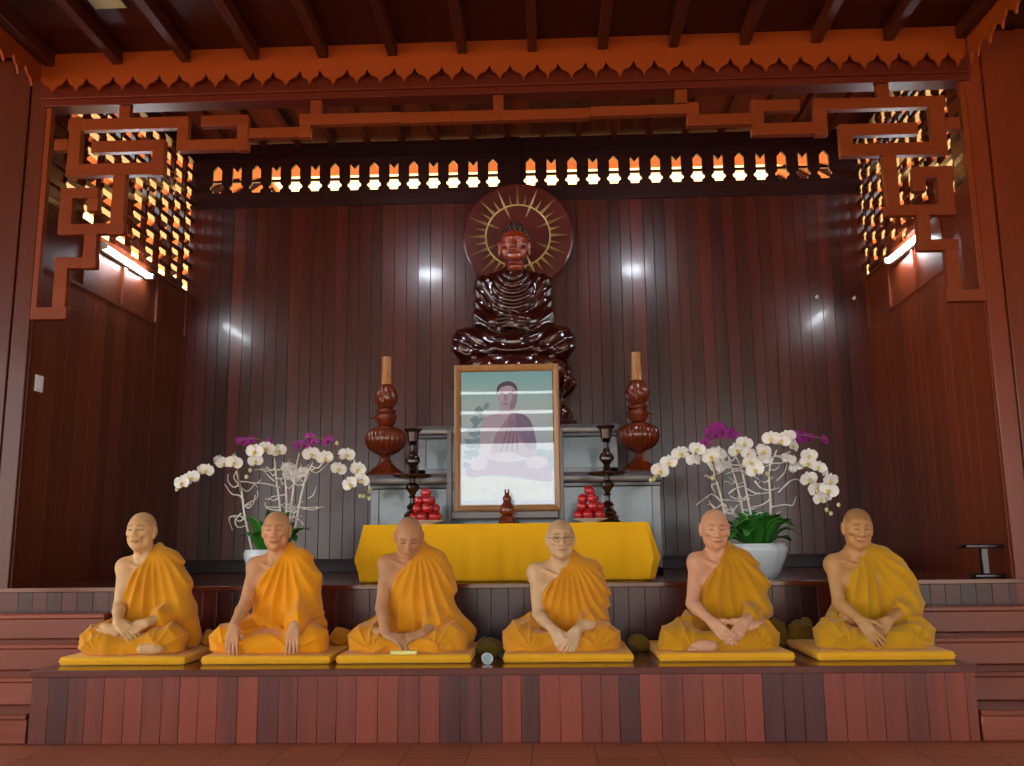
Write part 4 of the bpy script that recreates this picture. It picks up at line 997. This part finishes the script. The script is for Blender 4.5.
def smooth01(a, b, x): t = np.clip((x - a) / (b - a), 0, 1); return t * t * (3 - 2 * t)

def torso_parts(D):
    """centres and radii of the trunk for pose D"""
    rs, ls = np.array(D['rs']), np.array(D['ls']); zs = (rs[2] + ls[2]) / 2; sx = (rs[0] + ls[0]) / 2; sy = (rs[1] + ls[1]) / 2
    hx = 0.5 * (D['rk'][0] + D['lk'][0]) * 0.45 + sx * 0.35
    dirx = unit([ls[0] - rs[0], ls[1] - rs[1], 0.0]); hw = np.linalg.norm(ls - rs) / 2
    Rt = np.array([[dirx[0], -dirx[1], 0], [dirx[1], dirx[0], 0], [0, 0, 1]])
    return zs, sx, sy, hx, hw, Rt

def person(D):
    """one person: a continuous body, an upper robe leaving one shoulder bare, a lower robe round the crossed legs"""
    T = empty('person', (D['x'], D.get('y', -0.50), ZM), D['label'], 'person')
    zs, sx, sy, hx, hw, Rt = torso_parts(D)
    rs, re, rw, ls, le, lw = [np.array(D[k], float) for k in ('rs', 're', 'rw', 'ls', 'le', 'lw')]
    rk, lk = np.array(D['rk'], float), np.array(D['lk'], float)
    C = np.array(D['head'], float); R = rot(*D['face'])
    nb = np.array([sx + 0.35 * (C[0] - sx) * 0.6, sy + 0.012, zs + 0.035])
    # ---- body
    lo = np.array([min(rs[0], re[0], rk[0]) - 0.10, -0.42, -0.02]); hi = np.array([max(ls[0], le[0], lk[0]) + 0.08, 0.24, C[2] + 0.17])
    F = Field(lo, hi, 0.0038)
    F.ell((hx, 0.07, 0.11), (0.16, 0.12, 0.10), None, 0.03)
    F.ell((0.5 * (hx + sx), 0.5 * (0.06 + sy), 0.27), (0.130, 0.100, 0.16), Rt, 0.05)
    F.ell((sx, sy, zs - 0.105), (hw * 0.86, 0.098, 0.150), Rt, 0.05)
    for S_ in (rs, ls):
        F.cap((sx * 0.6 + S_[0] * 0.4, sy + 0.01, zs - 0.005), S_ + [0, 0, 0.004], 0.050, 0.050, 0.035)
        F.ell(S_, (0.055, 0.058, 0.060), None, 0.03)
        F.cap(nb + [0, 0.02, 0.050], S_ * 0.62 + np.array([sx, sy, zs]) * 0.38 + [0, 0.01, 0.030], 0.044, 0.036, 0.04)      # trapezius
        F.cap((sx + (S_[0] - sx) * 0.12, sy - 0.082, zs - 0.018), S_ * 0.75 + np.array([sx, sy, zs]) * 0.25 + [0, -0.045, 0.022], 0.009, 0.010, 0.014)   # collar bone
        F.ell(np.array([sx + (S_[0] - sx) * 0.5, sy - 0.062, zs - 0.10]), (0.070, 0.040, 0.062), Rt, 0.03)
    neck_top = C + R @ np.array([0, 0.022, -0.060])
    F.cap(nb, neck_top, 0.054, 0.049, 0.03)
    for q in (-1, 1): F.cap((nb[0] + q * 0.014, sy - 0.062, zs - 0.004), C + R @ np.array([q * 0.046, 0.02, -0.055]), 0.010, 0.012, 0.03)
    F.cap(C + R @ np.array([0, -0.032, -0.105]), (nb + np.array([0, -0.045, 0.01])), 0.014, 0.017, 0.02)
    head_field(F, C, R, 1.0, D.get('lobes', 0.003), D.get('jaw', 1.0))
    for S_, E_, W_, hd in ((rs, re, rw, D['rh']), (ls, le, lw, D['lh'])):
        F.cap(S_, E_, 0.047, 0.037, 0.025); m = E_ * 0.68 + W_ * 0.32
        F.cap(E_, m, 0.037, 0.039, 0.015); F.cap(m, W_, 0.038, 0.025, 0.012)
    F.cap(rw - unit(rw - re) * 0.01, rw + unit(D['rh'][0]) * 0.012, 0.025, 0.022, 0.008); F.cap(lw - unit(lw - le) * 0.01, lw + unit(D['lh'][0]) * 0.012, 0.025, 0.022, 0.008)
    hand_field(F, rw, *D['rh'][:2], 1, *D['rh'][2:]); hand_field(F, lw, *D['lh'][:2], -1, *D['lh'][2:])
    for q, K_ in ((-1, rk), (1, lk)):
        F.cap((hx + q * 0.09, 0.05, 0.10), K_, 0.080, 0.055, 0.02)
    F.cap(rk, (hx + 0.03, -0.20, 0.055), 0.052, 0.036, 0.02); F.cap(lk, (hx - 0.03, -0.22, 0.055), 0.052, 0.036, 0.02)
    for f in D.get('feet', ()): foot_field(F, *f)
    z = F.grid()[2]; F.d = np.maximum(F.d, 0.004 - z)
    vs, fs = F.mesh()
    # skin tones: shaved crown, brows, lids, lips
    base = np.array(D['skin'][:3]); col = np.tile(base, (len(vs), 1))
    h = (vs - C) @ R
    hm = (np.abs(h) < (0.11, 0.13, 0.14)).all(1)
    face = smooth01(-0.13, -0.06, h[:, 2]) * smooth01(0.16, 0.11, np.linalg.norm(h, axis=1)) * smooth01(0.0, -0.05, h[:, 1])
    col = col * (1 - face[:, None] * np.array([0.0, 0.02, 0.02]))
    line = 0.060 - 0.35 * np.maximum(0, h[:, 1] + 0.03) - 1.2 * np.maximum(0, np.abs(h[:, 0]) - 0.045)
    crown = smooth01(-0.006, 0.008, h[:, 2] - np.maximum(line, -0.055)) * hm * (np.abs(h[:, 0]) < 0.0765)
    st = D.get('stubble', 0.15); col = col * (1 - crown[:, None] * st * np.array([0.75, 0.85, 1.0]))
    fr = hm & (h[:, 1] < -0.05)
    ax = np.abs(h[:, 0])
    brow = fr * smooth01(0.006, 0.0025, np.abs(h[:, 2] - 0.0335 + 0.22 * np.maximum(0, ax - 0.036))) * smooth01(0.010, 0.015, ax) * smooth01(0.054, 0.047, ax)
    col = col * (1 - brow[:, None] * D.get('brow', 0.55))
    lid = fr * smooth01(0.0050, 0.0020, np.abs(h[:, 2] - (0.0055 if D.get('shut', True) else 0.0085)) * (1.0 if D.get('shut', True) else 0.75)) * smooth01(0.015, 0.019, ax) * smooth01(0.049, 0.044, ax)
    col = col * (1 - lid[:, None] * 0.82)
    lip = fr * smooth01(0.0105, 0.006, np.abs(h[:, 2] + 0.0625)) * smooth01(0.026, 0.019, ax)
    col = col * (1 - lip[:, None] * np.array([0.10, 0.20, 0.16]))
    mouth = fr * smooth01(0.0036, 0.0016, np.abs(h[:, 2] + 0.0622)) * smooth01(0.026, 0.021, ax); col = col * (1 - mouth[:, None] * 0.42)
    body = mesh_obj('body', vs, fs, M_skin, T, col)
    # ---- upper robe
    lo = np.array([min(rs[0], sx - 0.2) - 0.10, -0.34, -0.01]); hi = np.array([max(le[0], ls[0], lk[0]) + 0.16, 0.28, zs + 0.18])
    G = Field(lo, hi, 0.0052)
    G.ell((hx, 0.06, 0.12), (0.19, 0.155, 0.13), None, 0.03)
    G.ell((0.5 * (hx + sx), 0.5 * (0.05 + sy), 0.26), (0.150, 0.122, 0.18), Rt, 0.06)
    G.ell((sx, sy - 0.002, zs - 0.10), (hw * 0.90, 0.118, 0.155), Rt, 0.05)
    G.cap((sx + 0.35 * (ls[0] - sx), sy + 0.012, zs + 0.018), ls + [0.0, 0, 0.006], 0.064, 0.064, 0.04)
    G.cap(nb + [0.038, 0.03, 0.052], ls + [-0.02, 0.01, 0.010], 0.052, 0.056, 0.07); G.cap(nb + [0.03, 0.04, 0.04], ls * 0.5 + le * 0.5 + [0.0, 0.02, 0.03], 0.05, 0.075, 0.06)
    G.cap(ls, ls * 0.5 + le * 0.5 + [0.012, 0.01, 0.01], 0.068, 0.080, 0.06); G.cap(ls * 0.5 + le * 0.5 + [0.012, 0.01, 0.01], le, 0.080, 0.070, 0.05)
    we = le + (lw - le) * D.get('sleeve', 0.55)
    G.cap(le, we, 0.066, 0.052, 0.035)
    G.cap(le + [0, 0.02, -0.03], we + [0, 0.02, -0.045], 0.055, 0.040, 0.04)
    G.cap((ls[0] - 0.05, sy + 0.01, zs - 0.08), le + [-0.05, 0.03, 0], 0.09, 0.075, 0.06)
    G.cap(le + [-0.08, 0.08, -0.02], (hx + 0.13, 0.06, 0.11), 0.10, 0.11, 0.06)
    dx = D.get('drape', 0.0)
    G.cap(le + [0.0, 0.07, 0.0], (lk[0] - 0.05 + dx, 0.06, 0.07), 0.072, 0.075, 0.05)
    G.cap((sx, 0.13, zs - 0.12), (hx, 0.14, 0.08), 0.075, 0.10, 0.06)
    x, y, z = G.grid(); seed = D['seed']
    # folds: fanning from the covered shoulder over the chest, winding round the arm
    px, pz = nb[0] + 0.045, zs + 0.15
    th = np.arctan2(px - x, pz - z + 0 * x); rr = np.sqrt((x - px) ** 2 + (z - pz) ** 2)
    nz = noise3(x, y, z, seed, 16, 4); n2 = noise3(x, y, z, seed + 50, 34, 4)
    u = th * D.get('nf', 17) * 1.0 + 0.45 * nz + 0.9 * np.sin(rr * 5 + seed)
    fan = (0.5 * (1 - np.abs(np.sin(u))) ** 1.3 + 0.5 * (0.5 + 0.5 * np.cos(2 * u))) * smooth01(0.10, 0.30, rr) * (0.78 + 0.32 * np.sin(th * 5 + seed))
    arm = smooth01(ls[0] - 0.07, ls[0] + 0.0, x + 0.12 * (zs - z))
    u2 = (z * 42 + x * 20 - y * 16) + 1.2 * nz + seed
    wind = (0.45 * (1 - np.abs(np.sin(u2))) ** 1.5 + 0.55 * (0.5 + 0.5 * np.cos(2 * u2))) * (0.55 + 0.45 * np.sin(x * 31 + z * 17 + seed))
    G.d = G.d - (0.027 * fan * (1 - 0.25 * arm) + 0.009 * wind * arm * smooth01(zs - 0.16, zs - 0.26, z) + 0.0035 * n2 + 0.003 * nz).astype(np.float32)
    # rolled edge along the neckline and the cut that leaves the shoulder bare
    A = np.array([rs[0] + 0.030, zs - 0.095]); Nn = np.array([nb[0] + 0.040, zs + 0.105]); dd = (Nn - A) / np.linalg.norm(Nn - A); n_ = np.array([-dd[1], dd[0]])
    t = (x - A[0]) * dd[0] + (z - A[1]) * dd[1]
    pl = (x - A[0]) * n_[0] + (z - A[1]) * n_[1] + 0.020 * np.sin(np.clip(t / 0.26, 0, 1) * PI) * (y < sy) + 0.004 * np.sin(t * 60)
    roll = np.exp(-((pl + 0.016) / 0.012) ** 2) * 0.006
    G.d = np.maximum(G.d - roll, pl)
    G.d = np.maximum(G.d, 0.003 - z).astype(np.float32)
    vs, fs = G.mesh(); mesh_obj('upper_robe', vs, fs, D['mat'], T)
    # ---- lower robe
    lo = np.array([rk[0] - 0.16, -0.40, -0.01]); hi = np.array([lk[0] + 0.18, 0.24, 0.30])
    H = Field(lo, hi, 0.0052)
    for q, K_ in ((-1, rk), (1, lk)):
        H.cap((hx + q * 0.09, 0.05, 0.11), K_ + [0, 0, 0.008], 0.108, 0.083, 0.03)
        H.cap(K_, K_ + [-q * 0.10, -0.045, -0.015], 0.078, 0.066, 0.03)
    H.cap(rk + [0.06, -0.02, -0.012], (hx + 0.06, -0.215, 0.045), 0.070, 0.050, 0.03)
    H.cap(lk + [-0.06, -0.03, -0.012], (hx - 0.05, -0.235, 0.042), 0.070, 0.050, 0.03)
    H.ell((hx, -0.13, 0.04), (0.20, 0.14, D.get('lap', 0.055)), None, 0.03)
    H.ell((hx, 0.07, 0.10), (0.20, 0.15, 0.12), None, 0.04)
    for f in D.get('skirt', ()): H.cap(f[0], f[1], f[2], f[3], 0.03)
    x, y, z = H.grid(); nz = noise3(x, y, z, seed + 7, 17, 4); n2 = noise3(x, y, z, seed + 90, 40, 4)
    q = np.abs(x - hx); u = (z * 26 + q * 22 + y * 14) + 1.6 * nz
    f1 = (1 - np.abs(np.sin(u))) ** 1.6 * (0.6 + 0.4 * np.sin(q * 23 + y * 15 + seed))
    u = np.arctan2(z - 0.02, q - (lk[0] - rk[0]) * 0.36) * 6 + 0.8 * nz
    f2 = (1 - np.abs(np.sin(u))) ** 1.8 * smooth01(0.10, 0.2, q)
    H.d = H.d - (0.020 * f1 * smooth01(0.36, 0.24, q) + 0.012 * f2 + 0.002 * n2 + 0.003 * nz).astype(np.float32)
    for W_, hd in ((rw, D['rh']), (lw, D['lh'])):        # the cloth gives way under the hands
        d_ = unit(hd[0]); b_ = np.array(hd[1], float); b_ = unit(b_ - d_ * (b_ @ d_)) * 0.022
        H.cap(W_ + b_ - d_ * 0.03, W_ + d_ * 0.15 + b_, 0.030, 0.034, 0.008, 'sub')
    H.d = np.maximum(H.d, 0.003 - z).astype(np.float32)
    vs, fs = H.mesh(); mesh_obj('lower_robe', vs, fs, D['mat'], T)
    if D.get('glasses'):
        P = lambda *a: tuple(C + R @ np.array(a)); g = MB()
        for q in (-1, 1):
            g.tube([P(q * 0.033 + 0.0225 * math.cos(a), -0.101 + 0.010 * abs(math.cos(a)) * (1 if math.cos(a) * q > 0 else 0), 0.004 + 0.017 * math.sin(a)) for a in np.linspace(0, 2 * PI, 25)], 0.0015, 6, cap=False)
            g.tube([P(q * 0.056, -0.092, 0.008), P(q * 0.074, -0.07, 0.010), P(q * 0.083, 0.0, 0.012)], 0.0016, 6)
        g.tube([P(-0.011, -0.102, 0.008), P(0, -0.107, 0.011), P(0.011, -0.102, 0.008)], 0.0015, 6)
        g.build('eyeglasses', M_wire, T)
    return T

M_skin = skin_mat('skin'); M_wire = plain('wire_rim', lin(70, 60, 50), rough=0.3, metal=0.8)
def robe(n, c):
    k = lambda f: tuple(min(1, q * f) for q in c[:3]) + (1,)
    return cloth('robe_' + n, k(0.86), k(1.08), sheen=0.2)
UP = (0.1, -0.8, 0.6)
PEOPLE = [
 dict(x=-2.317, seed=1, label='person in an ochre robe looking aside, hands clasped, seated before the low dark bench', mat=robe('ochre', lin(218, 146, 22)), skin=lin(216, 172, 118), shut=False, stubble=0.18,
  head=(-0.085, -0.02, 0.716), face=(0.0, 0.0, 0.0), rs=(-0.180, 0.0, 0.495), re=(-0.172, -0.06, 0.270), rw=(-0.095, -0.245, 0.185), ls=(0.055, 0.07, 0.520), le=(0.175, -0.02, 0.245), lw=(0.070, -0.225, 0.180),
  rk=(-0.245, -0.20, 0.068), lk=(0.200, -0.16, 0.075), rh=((0.78, -0.22, -0.52), UP, 0.35, 0.5), lh=((-0.85, -0.28, -0.45), UP, 0.4, 0.6),
  feet=[((-0.10, -0.235, 0.125), (-0.205, -0.225, 0.165), (0, -0.7, 0.7)), ((0.08, -0.285, 0.036), (0.20, -0.255, 0.034), (0, -0.3, 1))], drape=0.06, lap=0.075),
 dict(x=-1.574, seed=2, label='person in a bright orange robe sitting with shut eyes and a hand over each shin', mat=robe('orange', lin(236, 152, 10)), skin=lin(206, 150, 104), stubble=0.1,
  head=(0.022, -0.015, 0.712), face=(0.12, 0.06, 0.0), rs=(-0.108, 0.02, 0.490), re=(-0.128, -0.10, 0.270), rw=(-0.135, -0.275, 0.165), ls=(0.158, 0.05, 0.510), le=(0.228, -0.07, 0.255), lw=(0.225, -0.270, 0.165),
  rk=(-0.215, -0.18, 0.066), lk=(0.315, -0.18, 0.066), rh=((0.05, -0.30, -0.95), (0, -0.95, 0.3), 0.10, 0.35), lh=((-0.02, -0.30, -0.95), (0, -0.95, 0.3), 0.10, 0.35), sleeve=0.72, lap=0.09, nf=15),
 dict(x=-0.728, seed=3, label='person in an orange ochre robe with deeply bowed head, in front of the yellow tablecloth', mat=robe('marigold', lin(222, 148, 24)), skin=lin(194, 140, 98), stubble=0.12,
  head=(0.008, -0.055, 0.662), face=(0.12, 0.52, 0.04), rs=(-0.132, 0.0, 0.495), re=(-0.148, -0.09, 0.245), rw=(-0.085, -0.265, 0.105), ls=(0.150, 0.05, 0.505), le=(0.215, -0.05, 0.215), lw=(0.125, -0.250, 0.110),
  rk=(-0.235, -0.18, 0.060), lk=(0.290, -0.18, 0.062), rh=((0.86, -0.28, -0.30), (0.1, -0.5, 0.85), 0.4, 0.4), lh=((-0.90, -0.26, -0.26), (-0.1, -0.5, 0.85), 0.4, 0.4),
  feet=[((-0.10, -0.225, 0.105), (-0.215, -0.20, 0.115), (0, -0.6, 0.8))], drape=0.08, sleeve=0.5),
 dict(x=0.204, seed=4, label='person in thin eyeglasses and an ochre robe, hands clasped low in the lap', mat=robe('amber', lin(214, 142, 24)), skin=lin(214, 174, 130), shut=False, stubble=0.22, glasses=True,
  head=(0.003, -0.02, 0.640), face=(0.08, 0.03, 0.0), rs=(-0.148, 0.03, 0.435), re=(-0.138, -0.07, 0.195), rw=(-0.050, -0.275, 0.125), ls=(0.170, 0.05, 0.435), le=(0.190, -0.06, 0.185), lw=(0.085, -0.275, 0.125),
  rk=(-0.260, -0.18, 0.062), lk=(0.250, -0.18, 0.060), rh=((0.48, -0.28, -0.82), (-0.25, -0.9, 0.25), 0.5, 0.4), lh=((-0.40, -0.32, -0.82), (0.3, -0.9, 0.25), 0.5, 0.4),
  feet=[((0.10, -0.215, 0.125), (0.205, -0.19, 0.150), (0, -0.7, 0.7))], sleeve=0.42, nf=20, drape=-0.02),
 dict(x=1.148, seed=5, label='person in a mustard robe with fingertips joined in a triangle, eyes cast down', mat=robe('mustard', lin(198, 138, 12)), skin=lin(216, 158, 120), stubble=0.05,
  head=(-0.004, -0.03, 0.690), face=(-0.03, 0.14, 0.02), rs=(-0.118, 0.0, 0.490), re=(-0.168, -0.09, 0.255), rw=(-0.090, -0.250, 0.165), ls=(0.148, 0.04, 0.480), le=(0.222, -0.04, 0.225), lw=(0.105, -0.245, 0.165),
  rk=(-0.300, -0.20, 0.060), lk=(0.215, -0.18, 0.062), rh=((0.62, -0.40, -0.66), (-0.35, -0.85, 0.35), 0.14, 0.9), lh=((-0.60, -0.42, -0.66), (0.35, -0.85, 0.35), 0.14, 0.9),
  feet=[((-0.10, -0.315, 0.034), (-0.225, -0.305, 0.032), (0, -0.5, 0.9)), ((0.10, -0.225, 0.12), (0.215, -0.20, 0.145), (0, -0.7, 0.7))], nf=14, skirt=[((-0.30, -0.20, 0.05), (-0.37, -0.22, 0.015), 0.06, 0.03)], drape=0.03, sleeve=0.5),
 dict(x=2.051, seed=6, label='person in a mustard robe with tilted head and open hand hanging over the lap', mat=robe('turmeric', lin(200, 146, 18)), skin=lin(196, 144, 88), stubble=0.42,
  head=(-0.050, -0.03, 0.684), face=(-0.04, 0.16, 0.04), rs=(-0.200, 0.0, 0.470), re=(-0.212, -0.09, 0.250), rw=(-0.150, -0.255, 0.165), ls=(0.105, 0.05, 0.490), le=(0.222, -0.03, 0.235), lw=(0.020, -0.235, 0.165),
  rk=(-0.310, -0.18, 0.070), lk=(0.195, -0.18, 0.072), rh=((0.50, -0.36, -0.79), (-0.5, -0.8, 0.2), 0.12, 0.6), lh=((-0.66, -0.10, -0.74), (0.0, -0.9, 0.4), 0.25, 0.5),
  feet=[((-0.16, -0.14, 0.155), (-0.25, -0.11, 0.160), (0, -0.5, 0.8))], drape=0.04, sleeve=0.42, nf=13),
]
for D in PEOPLE: person(D)

# folded cloths lying on the platform
def bundle(name, label, x, y, size, mat, seed, cat='cloth', z=HP):
    g = np.random.RandomState(seed); sx, sy, sz = size
    F = Field((-sx - 0.05, -sy - 0.05, -0.01), (sx + 0.05, sy + 0.05, 2 * sz + 0.05), 0.006)
    for i in range(6):
        a = g.uniform(-0.5, 0.5, 2); F.ell((a[0] * sx, a[1] * sy, sz * g.uniform(0.5, 1.05)), (sx * g.uniform(0.5, 0.75), sy * g.uniform(0.5, 0.75), sz * g.uniform(0.55, 0.9)), rot(g.uniform(0, 3), g.uniform(-0.3, 0.3), 0), 0.03)
    X, Y, Z = F.grid(); n = noise3(X, Y, Z, seed, 22, 4)
    F.d = F.d - (0.010 * (1 - np.abs(np.sin(X * 30 + Z * 34 + Y * 16 + 1.5 * n))) ** 1.5 + 0.003 * n).astype(np.float32)
    F.d = np.maximum(F.d, 0.001 - Z).astype(np.float32)
    vs, fs = F.mesh(); o = mesh_obj(name, vs, fs, mat); o.location = (x, y, z); return tag(o, label, cat)
M_olive = cloth('olive_cloth', lin(112, 84, 14), lin(136, 104, 26)); M_oliv2 = cloth('dark_olive_cloth', lin(78, 62, 16), lin(100, 80, 26))
bundle('folded_cloth', 'larger olive brown folded cloth between the two persons in mustard robes', 1.745, -0.085, (0.080, 0.055, 0.098), M_olive, 11)
bundle('folded_cloth', 'smaller olive brown folded cloth right behind the person with joined fingertips', 1.585, -0.085, (0.060, 0.055, 0.094), M_olive, 12)
bundle('folded_cloth', 'dark olive cloth crumpled beside the mat of the person in eyeglasses', -0.228, -0.52, (0.060, 0.10, 0.062), M_oliv2, 13)
bundle('folded_cloth', 'small olive cloth peeping out behind the knee of the person with joined fingertips', 0.675, -0.30, (0.050, 0.07, 0.05), M_olive, 14)
bundle('folded_cloth', 'ochre cloth lying in folds between the person with shut eyes and the bowed person', -1.178, -0.27, (0.046, 0.085, 0.055), robe('loose', lin(206, 140, 26)), 15, z=ZM)
bundle('folded_cloth', 'ochre cloth lying in folds between the person looking aside and the person with shut eyes', -2.018, -0.27, (0.046, 0.085, 0.050), robe('loose2', lin(200, 136, 24)), 16, z=ZM)

# ------------------------------------------------------------------ the seated statue
def statue():
    T = empty('seated_statue', (-0.15, 1.98, HL + 1.262), 'dark glossy wooden statue seated in meditation on a lotus pedestal above the portrait', 'statue')
    z0 = 0.60                                     # top of the pedestal above the slab
    F = Field((-0.66, -0.46, z0 - 0.06), (0.64, 0.44, z0 + 1.42), 0.0088)
    b = lambda x, y, z: np.array([x, y, z0 + z], float)
    F.ell(b(0, 0.06, 0.18), (0.33, 0.25, 0.22), None, 0.05); F.ell(b(0, 0.05, 0.45), (0.23, 0.185, 0.28), None, 0.08); F.ell(b(0, 0.05, 0.66), (0.27, 0.19, 0.23), None, 0.08)
    for q in (-1, 1):
        F.cap(b(q * 0.10, 0.06, 0.82), b(q * 0.255, 0.05, 0.755), 0.10, 0.098, 0.06)
        F.cap(b(q * 0.262, 0.05, 0.75), b(q * 0.275, 0.0, 0.42), 0.098, 0.100, 0.05)
        F.cap(b(q * 0.275, 0.0, 0.42), b(q * 0.10, -0.22, 0.33), 0.098, 0.062, 0.05)
        F.cap(b(q * 0.27, 0.02, 0.40), b(q * 0.22, -0.06, 0.28), 0.10, 0.10, 0.05)
        F.cap(b(q * 0.16, 0.05, 0.18), b(q * 0.405, -0.14, 0.160), 0.19, 0.152, 0.05)
        F.cap(b(q * 0.405, -0.14, 0.160), b(-q * 0.04, -0.30, 0.12), 0.145, 0.10, 0.04)
    F.ell(b(0, -0.20, 0.06), (0.42, 0.22, 0.075), None, 0.05)
    F.ell(b(0, 0.0, 0.02), (0.49, 0.36, 0.06), None, 0.06)
    C = b(0.015, -0.02, 1.128); R = rot(0, 0.10, 0); s = np.array([1.68, 1.60, 1.42])
    F.cap(b(0, 0.05, 0.80), C + R @ (np.array([0, 0.03, -0.07]) * s), 0.095, 0.082, 0.04)
    x, y, z = F.grid(); zz = z - z0
    r_ = np.sqrt((x * 1.55) ** 2 + (zz - 0.99) ** 2)
    wch = smooth01(0.20, 0.13, np.abs(x) + 0 * zz) * smooth01(0.36, 0.42, zz) * smooth01(0.90, 0.82, zz) * smooth01(0.06, 0.0, y)
    fch = (0.5 + 0.5 * np.cos(r_ * 2 * PI / 0.066)) ** 2
    warm = smooth01(0.18, 0.24, np.abs(x)) * smooth01(0.30, 0.36, zz)
    farm = (0.5 + 0.5 * np.cos((zz * 0.8 - np.abs(x) * 1.25 + y * 0.5) * 2 * PI / 0.11)) ** 2
    wleg = smooth01(0.34, 0.28, zz)
    fleg = (0.5 + 0.5 * np.cos((zz * 1.25 + 0.16 * np.cos(np.abs(x) * 5.0) - 0.10 * y) * 2 * PI / 0.125)) ** 2
    F.d = F.d - (0.020 * wch * fch + 0.010 * warm * farm + 0.011 * wleg * fleg).astype(np.float32)
    # hands in the lap
    hand_field(F, b(-0.135, -0.265, 0.345), (0.93, -0.30, -0.12), (-0.1, -0.75, 0.1), 1, 0.18, 0.7, 1.55); hand_field(F, b(0.135, -0.275, 0.345), (-0.93, -0.28, -0.05), (0.1, -0.75, 0.0), -1, 0.18, 0.7, 1.55)
    F.d = np.maximum(F.d, (z0 - 0.035) - z).astype(np.float32)
    vs, fs = F.mesh(); mesh_obj('robed_body', vs, fs, M_statue, T)
    F = Field(C - 0.27, C + 0.27, 0.0062); head_field(F, C, R, s, 0.022, 1.0); F.cap(C + R @ (np.array([0, 0.03, -0.06]) * s), C + [0, 0.05, -0.24], 0.080, 0.084, 0.02)
    for q in (0.0, 0.045): F.ell(C + [0, 0.025, -0.190 - q], (0.087, 0.087, 0.012), None, 0.012)
    vs, fs = F.mesh(); mesh_obj('face', vs, fs, M_face, T)
    # hair of tight curls with a bun on the crown
    m = MB(); g = random.Random(4); P = lambda a: Vector(C + R @ (np.array(a) * s))
    cen = np.array([0, 0.024, 0.036]); rad = np.array([0.074, 0.090, 0.086])
    def curl(p, n, q):
        m.ball(p, q, 8, 6); m.lathe([(q * 0.75, 0.0), (q * 0.45, q * 0.9), (0.001, q * 1.5)], 8, c=(0, 0, 0)); k = 24
        rotm = Vector((0, 0, 1)).rotation_difference(Vector(n)).to_matrix()
        for i in range(len(m.v) - k, len(m.v)): m.v[i] = tuple(rotm @ Vector(m.v[i]) + Vector(p))
    nth = 11
    for i in range(nth):
        th = PI * 0.62 * (i + 0.3) / nth; k = max(1, int(2 * PI * math.sin(th) * 0.082 / 0.026))
        for j in range(k):
            a = 2 * PI * (j + 0.5 * (i % 2)) / k
            n = np.array([math.sin(th) * math.cos(a), math.sin(th) * math.sin(a), math.cos(th)])
            p = cen + rad * n
            front = p[1] < -0.01
            if front and p[2] < 0.066 - 0.22 * max(0, abs(p[0]) - 0.03): continue
            if not front and p[1] < 0.025 and p[2] < 0.022: continue
            curl(P(p), R @ n, 0.0125 * 1.75)
    for i in range(4):
        th = PI * 0.5 * (i + 0.2) / 4; k = max(1, int(2 * PI * math.sin(th) * 0.042 / 0.024))
        for j in range(k):
            a = 2 * PI * (j + 0.5 * (i % 2)) / k; n = np.array([math.sin(th) * math.cos(a), math.sin(th) * math.sin(a), math.cos(th)])
            curl(P(np.array([0, 0.016, 0.108]) + np.array([0.040, 0.042, 0.034]) * n), R @ n, 0.0120 * 1.7)
    m.ball(P((0, 0.024, 0.034)), (0.075 * s[0], 0.089 * s[1], 0.084 * s[2]), 28, 18, fn=lambda p: Vector((p.x, p.y, p.z)) if p.z > -0.02 or p.y > 0.03 else Vector((p.x * 0.8, p.y * 0.5, p.z * 0.8)))
    m.ball(P((0, 0.016, 0.106)), (0.040 * s[0], 0.042 * s[1], 0.034 * s[2]), 20, 12)
    hr = m.build('hair', M_ebony, T, smooth=60)
    # lotus pedestal
    m = MB(); m.lathe([(0.56, 0.0), (0.575, 0.02), (0.57, 0.05), (0.50, 0.075), (0.48, 0.09), (0.42, 0.13), (0.39, 0.19), (0.40, 0.24), (0.44, 0.27), (0.44, 0.30)], 64).build('plinth', M_statue, T)
    MB().lathe([(0.42, 0.28), (0.47, 0.34), (0.50, 0.44), (0.50, 0.55), (0.48, 0.59), (0.40, 0.60)], 64).build('lotus_core', M_statue, T)
    def petal_(n, r0, zb, zt, w, out, nm, ph):
        for k in range(n):
            a = 2 * PI * (k + ph) / n; mm = MB()
            def f(p):
                u = (p.z / ((zt - zb) / 2) + 1) / 2; ww = 1 - 0.75 * max(0, u - 0.55) ** 1.3 * 2; 
                q = Vector((p.x * ww, p.y - out * math.sin(u * PI * 0.9), p.z)); q.y -= r0
                c, s_ = math.cos(a), math.sin(a); return Vector((q.x * c - q.y * s_, q.x * s_ + q.y * c, q.z))
            mm.ball((0, 0, (zb + zt) / 2), (w, 0.032, (zt - zb) / 2), 14, 10, fn=f); mm.build(nm, M_statue, T)
    petal_(14, 0.46, 0.32, 0.60, 0.105, 0.05, 'lotus_petal', 0); petal_(14, 0.49, 0.30, 0.50, 0.085, 0.05, 'lotus_petal', 0.5)
    petal_(16, 0.45, 0.02, 0.20, 0.085, 0.045, 'base_petal', 0)
    return T
statue()
